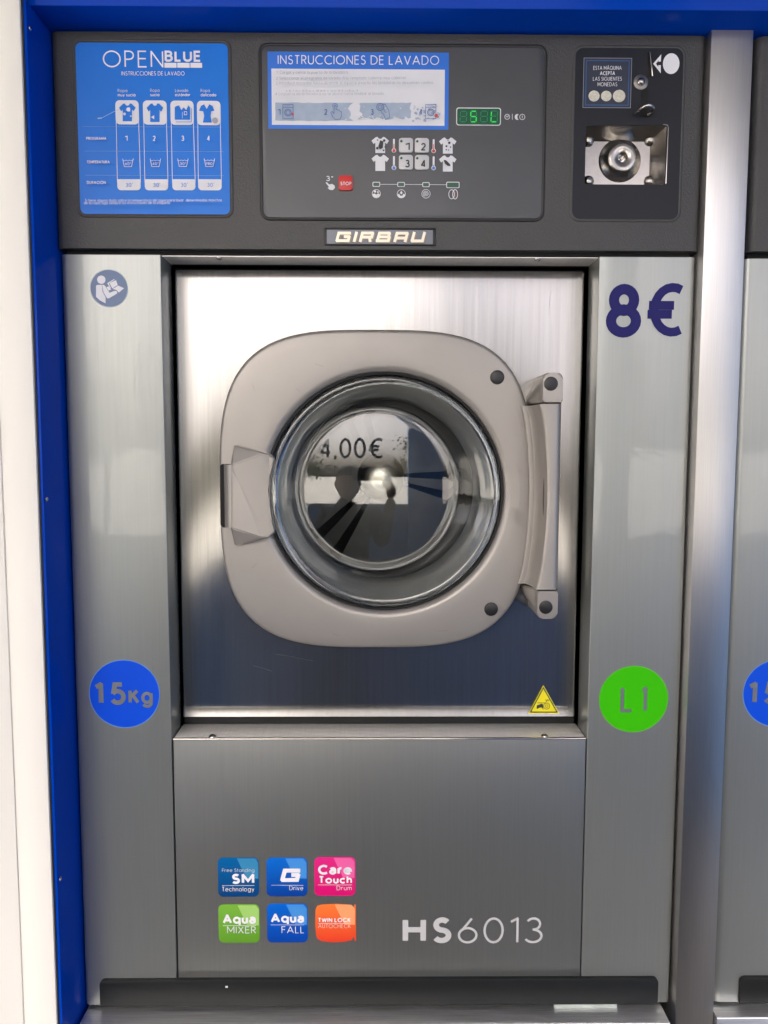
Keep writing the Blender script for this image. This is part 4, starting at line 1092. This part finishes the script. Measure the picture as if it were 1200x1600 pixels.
# lever slot and return lever
a, b, z0_, z1_ = RC(1002.3, 139, 1011.5, 182.5, Yu); prism('lever_slot', rrect(a, b, z0_, z1_, .0028, 5), Y0-.0012, Y0+.001, dark_gap, cu)
bm = bmesh.new()
def tube(bm, pts, r, n=10):
    rows = []
    for i, p in enumerate(pts):
        p = Vector(p); t = (Vector(pts[min(i+1, len(pts)-1)])-Vector(pts[max(i-1, 0)])).normalized()
        a_ = t.cross(Vector((0, 0, 1)) if abs(t.z) < .9 else Vector((1, 0, 0))).normalized(); b_ = t.cross(a_)
        rr = r[i] if isinstance(r, list) else r
        rows.append([bm.verts.new(p+rr*(math.cos(2*PI*k/n)*a_+math.sin(2*PI*k/n)*b_)) for k in range(n)])
    for A, B in zip(rows[:-1], rows[1:]):
        for k in range(n): bm.faces.new((A[k], A[(k+1) % n], B[(k+1) % n], B[k]))
    bm.faces.new(rows[0][::-1]); bm.faces.new(rows[-1])
P = []
for px, py, dy in ((993.5, 176, .003), (996, 175.3, .006), (1001, 170.5, .012), (1007, 166.2, .016), (1013, 164.4, .018), (1018, 165.4, .017), (1021.6, 169, .013), (1020.5, 173.5, .008), (1016, 177.5, .004), (1013, 179, .002)):
    x, z = U(px, py, Y0-dy); P.append((x, Y0-dy, z))
tube(bm, P, [.0022, .0019, .0016, .0016, .0017, .0017, .0018, .0020, .0022, .0022])
from_bm('return_lever', bm, chrome, cu, auto=60)
# coin return cup
x0_, x1_, z0_, z1_ = ca; D_ = .020; yb_ = Y0+D_
box('cup_back', x0_-.012, x1_-.0105, yb_, yb_+.002, z0_-.002, z1_-.0085, cup_steel, cu)
def slab(name, pts):
    bm = bmesh.new(); bm.faces.new([bm.verts.new(p) for p in pts]); o = from_bm(name, bm, cup_steel, cu)
    md = o.modifiers.new('thick', 'SOLIDIFY'); md.thickness = .0008; return o
slab('cup_wall', [(x0_-.012, Y0+.0006, z1_), (x1_, Y0+.0006, z1_), (x1_-.0100, yb_, z1_-.0080), (x0_-.012, yb_, z1_-.0080)])
slab('cup_wall', [(x1_, Y0+.0006, z1_), (x1_, Y0+.0006, z0_), (x1_-.0100, yb_, z0_), (x1_-.0100, yb_, z1_-.0080)])
slab('cup_wall', [(x0_-.012, Y0+.0006, z0_-.0004), (x1_, Y0+.0006, z0_-.0004), (x1_, yb_, z0_-.0006), (x0_-.012, yb_, z0_-.0006)])
F = Flat(Y0-.0014); F.ribbon([U(1036, 194.2, F.Y), U(1043, 195.5, F.Y), U(1044.3, 200, F.Y), U(1040.5, 287, F.Y)], .0006); F.build('cup_rim', chrome, cu)
for px, py in ((919, 220.5), (1015.5, 219.5), (919, 283.8), (1014.8, 283.6)):
    p = U(px, py, yb_); lathe('rivet', [(0, yb_-.0050), (.0030, yb_-.0046), (.0052, yb_-.0030), (.0062, yb_-.0002)], *p, cup_steel, cu, 24)
p = U(968.3, 251, yb_)
R1 = 33*PXH(968, 251, yb_); R2 = 21*PXH(970, 248, yb_)
lathe('lock_boss', [(0, yb_-.0030), (.0048, yb_-.0030), (.0050, yb_-.0098), (.0056, yb_-.0104), (R2*.9, yb_-.0104), (R2, yb_-.0100), (R2+.0012, yb_-.0085), (R1-.0036, yb_-.0025), (R1-.0012, yb_-.0020), (R1, yb_-.0001)], *p, cup_steel, cu, 48, auto=50)
lathe('lock_core', [(0, yb_-.0066), (.0014, yb_-.0066), (.0020, yb_-.0052), (.0036, yb_-.0050), (.0038, yb_-.0031)], *p, chrome, cu, 20)
lettering([('GREENWALD', 930.5, 956.5, 214.5, 4.4, .13)], yb_-.0004, st_white2, cu, 'cup_lettering')

# ================================================================== vinyl and print on the body
Yv = -.0004
pr = Flat(Yv, True); wpx(pr, '8', 946, 1001, 527.5, 83.5, .195); wpx(pr, '\u20ac', 1007, 1064.5, 526, 83.5, .165)
pr.build('price_vinyl', navy, wm, 'dark blue vinyl price sign')
capacity_roundel(0, wm)
o = Flat(Yv).cpx(990, 1092.5, 54.4, 52.2, 64).build('machine_roundel', halo_green, wm, 'round green sticker reading L1')
Flat(Yv-.0003).cpx(990, 1092.5, 53.2, 51.0, 64).build('disc', roundel_green, o)
F = Flat(Yv-.0006, True); wpx(F, 'L', 969, 989, 1113.2, 40.7, .13); wpx(F, '1', 1001, 1010.3, 1113, 40.2, .13); F.build('lettering', column_paint, o)
o = Flat(Yv).cpx(170.3, 450.4, 29.6, 29.6, 56).build('manual_sign', mat('pale_sign_rim', (.42, .50, .60), .4), wm, 'round blue read-the-manual sign')
Flat(Yv-.0003).cpx(170.3, 450.4, 28.6, 28.6, 56).build('disc', manual_blue, o)
F = Flat(Yv-.0006); cpx = lambda P: [(120+x/12, 400+y/12) for x, y in P]
F.cpx(158.3, 437, 6.6, n=28)
F.px(cpx([(360,565),(368,548),(390,540),(470,540),(484,670),(540,775),(540,890),(430,830),(360,765)]))
F.px(cpx([(474,540),(505,540),(530,560),(615,690),(700,655),(735,652),(758,672),(757,700),(730,720),(600,796),(568,793),(500,678)]))
F.px(cpx([(613,508),(735,452),(768,545),(665,608)])); F.px(cpx([(672,617),(775,555),(887,605),(790,687),(745,640)]))
F.px(cpx([(570,510),(700,432),(713,441),(600,514),(642,602),(630,608)])); F.px(cpx([(555,582),(600,570),(645,632),(595,648)]))
F.build('pictogram', st_white, o)
# warning triangle on the steel
Yt = YP-.0004
def lean(F):                                          # the sheet follows the outward roll of the panel's lower edge
    zs = U(849, 1070.5, Yt)[1]; ze = U(849, 1113.8, Yt)[1]
    F.v = [(x, y-.0026*max(0, (zs-z)/(zs-ze)), z) for x, y, z in F.v]; return F
o = lean(Flat(Yt).px([(849, 1070.5), (825, 1113.8), (873, 1113.8)])).build('warning_triangle', yellow, wm, 'yellow triangular crush hazard sticker')
F = Flat(Yt-.0003); F.line([(849, 1074.5), (828.3, 1111.6), (869.7, 1111.6)], 1.7, True)
F.line([(839, 1097.5), (853, 1097.5)], .8)
F.px([(838, 1101.5), (846, 1098.6), (848, 1100), (848.5, 1108.5), (846, 1104.5), (842, 1105), (838, 1107)])
F.line([(852.2, 1092), (853.4, 1096), (855, 1092.5), (856.5, 1094.5), (857.5, 1092)], .8)
c_ = U(853.5, 1102.3, F.Y); s_ = PXM(853, 1102, F.Y); F.ribbon(circle(c_[0], c_[1], 4.6*s_, n=24), .8*s_, True); F.ribbon(circle(c_[0], c_[1], 2.0*s_, n=16), .7*s_, True)
lean(F).build('hazard_print', icon_dark, o)
# technology badges on the lower panel
Yb = .0003-.0004
def badge(x0_, y0_, x1_, y1_, ct, cb, gloss, label, odd=False):
    a, b, z0_, z1_ = RC(x0_, y0_, x1_, y1_, Yb)
    m = gradmat('badge_print', lin(ct), lin(cb), z0_, z1_)
    r = 8*PXM(x0_, y0_, Yb)
    if odd:
        pts = [U(x, y, Yb) for x, y in ((493, 1421), (496, 1415.5), (503, 1413.2), (525, 1412), (545, 1413.2), (551, 1416), (552.5, 1420), (553.5, 1413), (556, 1413), (556.3, 1470), (554, 1470), (553, 1463), (549, 1469), (538, 1471.5), (520, 1472.5), (503, 1470.5), (496, 1467), (493.5, 1460), (492.5, 1440))]
    else: pts = rrect(a, b, z0_, z1_, r, 6)
    o = Flat(Yb).poly(pts).build('technology_badge', m, wm, label)
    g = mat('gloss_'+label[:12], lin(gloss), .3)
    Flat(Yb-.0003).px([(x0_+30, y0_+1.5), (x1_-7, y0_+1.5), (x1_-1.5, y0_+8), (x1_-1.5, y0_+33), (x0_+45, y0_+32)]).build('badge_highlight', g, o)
    return o
o1 = badge(340, 1340, 405, 1401, (0, 98, 160), (0, 62, 120), (58, 138, 182), 'teal blue badge reading SM Technology')
lettering([('Free Standing', 347, 397.5, 1362.3, 5.6, .09), ('Technology', 347, 397.5, 1392.4, 7.2, .11)], Yb-.0006, st_white2, o1)
F = Flat(Yb-.0006, True); wpx(F, 'SM', 362, 397.5, 1381.2, 16, .24, track=.34); F.mark().line([(347, 1383.6), (397.5, 1383.6)], .6); F.build('bold_lettering', st_white, o1)
o2 = badge(416, 1340, 480.5, 1400.5, (8, 105, 205), (0, 60, 150), (70, 145, 218), 'blue badge reading G Drive')
lettering([('Drive', 452, 474, 1391, 7.2, .1)], Yb-.0006, st_white2, o2)
F = Flat(Yb-.0006); a = U(434, 1380.5, F.Y); b = U(468, 1380.5, F.Y); write(F, 'G', a[0], b[0], a[1], 26*PXM(450, 1370, F.Y), .24, glyphs=LOGO, shear=.2); F.mark().line([(424, 1383.2), (474, 1383.2)], .6); F.build('bold_lettering', st_white, o2)
o3 = badge(491, 1339, 555.5, 1399.5, (225, 40, 130), (214, 12, 110), (238, 100, 165), 'pink badge reading Care Touch Drum')
lettering([('Drum', 526, 549.5, 1391, 7.2, .1)], Yb-.0006, st_white2, o3)
F = Flat(Yb-.0006, True); wpx(F, 'C\u00e4re', 497, 550, 1366.6, 15.5, .23, track=.36); wpx(F, 'Touch', 498, 550, 1380.4, 12, .21, track=.36); F.mark().line([(497, 1382.4), (550, 1382.4)], .6); F.build('bold_lettering', st_white, o3)
o4 = badge(341, 1413, 406, 1473, (120, 180, 60), (92, 150, 40), (160, 205, 110), 'green badge reading Aqua MIXER')
lettering([('MIXER', 355, 400, 1458.4, 11, .1)], Yb-.0006, st_white2, o4)
F = Flat(Yb-.0006, True); wpx(F, 'Aqu\u00e4', 348, 400, 1443.4, 15, .22, track=.36); F.mark().line([(348, 1446.2), (400, 1446.2)], .6); F.build('bold_lettering', st_white, o4)
o5 = badge(417, 1412, 481, 1472.5, (0, 100, 205), (0, 62, 160), (60, 145, 225), 'blue badge reading Aqua FALL')
lettering([('FALL', 440, 475.5, 1458.2, 11, .1)], Yb-.0006, st_white2, o5)
F = Flat(Yb-.0006, True); wpx(F, 'Aqu\u00e4', 423, 475.5, 1442, 15, .22, track=.36); F.mark().line([(423, 1445), (475.5, 1445)], .6); F.build('bold_lettering', st_white, o5)
o6 = badge(493, 1412, 556, 1472.5, (250, 125, 55), (228, 62, 38), (252, 165, 110), 'orange badge reading TWIN LOCK AUTOCHECK', odd=True)
lettering([('AUTOCHECK', 497, 548, 1450, 6.4, .09)], Yb-.0006, mat('cream_print', (.80, .62, .50), .4), o6)
F = Flat(Yb-.0006, True); wpx(F, 'TWIN LOCK', 497, 548, 1440.8, 6.8, .2, track=.36); F.mark().line([(497, 1442.6), (548, 1442.6)], .5); F.build('bold_lettering', st_white, o6)
F = Flat(Yb, True); wpx(F, 'HS', 629, 705.5, 1473.8, 40.4, .205, track=.42); wpx(F, '6013', 715, 848, 1473.8, 40.4, .085, track=.27)
F.build('model_lettering', hs_grey, wm, 'pale grey model number lettering')

# ================================================================== neighbouring machine, cut by the right edge
DX = PITCH_X
nm = thing('washing_machine', (DX, .2, Z_BASE), 'neighbouring silver washing machine cut off by the right edge of the picture', 'washing machine')
rounded_column('side_panel', XL0+DX-.003, XL1+DX, Z_BASE, Z_TOP-.0012, -1, column_paint, nm, r=.009)
header_shell(DX, nm)
box('header_gap', XL0+.004+DX, XR1-.006+DX, .006, .05, Z_TOP-.001, Z_HB-.0002, dark_gap, nm)
box('lower_panel', XL1+.002+DX, XR0+DX, .0003, .003, Z_BASE, Z_LEDGE, lower_paint, nm, bev=.0009)
box('door_panel', XL1+.004+DX, XR0-.004+DX, YP, YP+.01, Z_LEDGE, Z_TOP-.003, steel_panel, nm, bev=.002)
box('cabinet', XL0+.004+DX, XR1+DX, .36, .78, Z_BASE, Z_LINT-.01, dark_gap, nm)
plinth(DX+.0075, nm); capacity_roundel(DX, nm)

# ================================================================== the photographer, seen as a dark figure in the door glass
def person():
    px_, py_ = -.19, -1.24
    t = thing('person', (px_, py_, 0), 'person in dark clothes photographing the machine, mirrored in the round glass', 'person')
    cloth = mat('dark_jacket', (.018, .018, .022), .8, var=.2, vscale=(40, 40, 40)); skin = mat('skin', (.42, .26, .19), .5); hairm = mat('dark_hair', (.012, .010, .009), .5)
    J = {'pelvis': (0, 0, .80, .135), 'waist': (0, 0, .95, .125), 'chest': (0, .01, 1.13, .15), 'collar': (0, .01, 1.24, .085), 'neck': (0, .02, 1.30, .052),
         'shL': (-.16, .01, 1.20, .065), 'elL': (-.21, .12, 1.02, .046), 'wrL': (.02, .30, 1.34, .031), 'shR': (.16, .01, 1.20, .065), 'elR': (.23, .12, 1.02, .046), 'wrR': (.27, .30, 1.34, .031),
         'hpL': (-.09, 0, .76, .095), 'knL': (-.10, .02, .44, .065), 'anL': (-.10, -.02, .09, .045), 'toL': (-.11, .13, .05, .040),
         'hpR': (.09, 0, .76, .095), 'knR': (.10, .02, .44, .065), 'anR': (.10, -.02, .09, .045), 'toR': (.11, .13, .05, .040)}
    E_ = [('pelvis', 'waist'), ('waist', 'chest'), ('chest', 'collar'), ('collar', 'neck'), ('chest', 'shL'), ('shL', 'elL'), ('elL', 'wrL'), ('chest', 'shR'), ('shR', 'elR'), ('elR', 'wrR'),
          ('pelvis', 'hpL'), ('hpL', 'knL'), ('knL', 'anL'), ('anL', 'toL'), ('pelvis', 'hpR'), ('hpR', 'knR'), ('knR', 'anR'), ('anR', 'toR')]
    names = list(J)
    def skinned(name, nodes, edges, m, sub=2, root=0):
        me = bpy.data.meshes.new(name); me.from_pydata([(px_+n[0], py_+n[1], n[2]) for n in nodes], edges, [])
        o = link(name, me, m, t)
        sk = o.modifiers.new('skin', 'SKIN'); sk.use_smooth_shade = True
        if not me.skin_vertices: 
            bpy.context.view_layer.objects.active = o
        for i, n in enumerate(nodes): me.skin_vertices[0].data[i].radius = (n[3], n[3])
        me.skin_vertices[0].data[root].use_root = True
        sb = o.modifiers.new('sub', 'SUBSURF'); sb.levels = sb.render_levels = sub
        dg = bpy.context.evaluated_depsgraph_get(); m2 = bpy.data.meshes.new_from_object(o.evaluated_get(dg)); o.modifiers.clear(); o.data = m2
        for p in m2.polygons: p.use_smooth = True
        return o
    skinned('body', [J[n] for n in names], [(names.index(a), names.index(b)) for a, b in E_], cloth)
    # head: skull, jaw, nose, ears
    bm = bmesh.new(); bmesh.ops.create_uvsphere(bm, u_segments=28, v_segments=20, radius=1)
    hc_ = Vector((px_, py_+.035, 1.405))
    for v in bm.verts:
        x, y, z = v.co; w = .076*(1-.22*max(0, -z)); v.co = hc_+Vector((x*w, y*.094+(.012*max(0, -z) if y > 0 else 0), z*.118))
        if abs(x) < .22 and y > .8 and -.35 < z < .12: v.co.y += .018*(1-abs(x)/.22)
        if abs(x) > .93 and abs(z) < .3: v.co.x += .012*(1 if x > 0 else -1)
        if y > .75 and .0 < z < .25 and .2 < abs(x) < .55: v.co.y -= .006
    from_bm('head', bm, skin, t, smooth=True)
    bm = bmesh.new(); bmesh.ops.create_uvsphere(bm, u_segments=24, v_segments=16, radius=1)
    for v in bm.verts:
        x, y, z = v.co; k = 1.0 if (z > .25 or y < .25) else .82
        v.co = hc_+Vector((x*.084*k, -.010+y*.098*k, .018+max(z, -.75)*.116*k))
    from_bm('hair', bm, hairm, t, smooth=True)
    for sx, wr in ((-1, J['wrL']), (1, J['wrR'])):
        wx, wy, wz = wr[:3]
        nodes = [(wx, wy, wz, .026), (wx-sx*.004, wy+.04, wz+.035, .032), (wx-sx*.006, wy+.06, wz+.065, .028)]; edges = [(0, 1), (1, 2)]
        for k, (ln, off) in enumerate(((.062, .022), (.070, .007), (.066, -.008), (.052, -.022))):
            b0 = len(nodes); nodes += [(wx-sx*.006, wy+.062+off*.3, wz+.075+off, .0095), (wx-sx*.020, wy+.075, wz+.090+off, .0090), (wx-sx*(.020+ln*.55), wy+.066, wz+.098+off, .0080)]
            edges += [(2, b0), (b0, b0+1), (b0+1, b0+2)]
        b0 = len(nodes); nodes += [(wx-sx*.02, wy+.035, wz+.055, .011), (wx-sx*.045, wy+.038, wz+.075, .0095)]; edges += [(1, b0), (b0, b0+1)]
        skinned('hand', nodes, edges, skin, 1)
    ph = box('phone', -.125, .028, -.872, -.864, H-.062, H+.009, black_plastic, None, bev=.003)
    tag(ph, 'black phone held up in front of the machine', 'phone')
person()
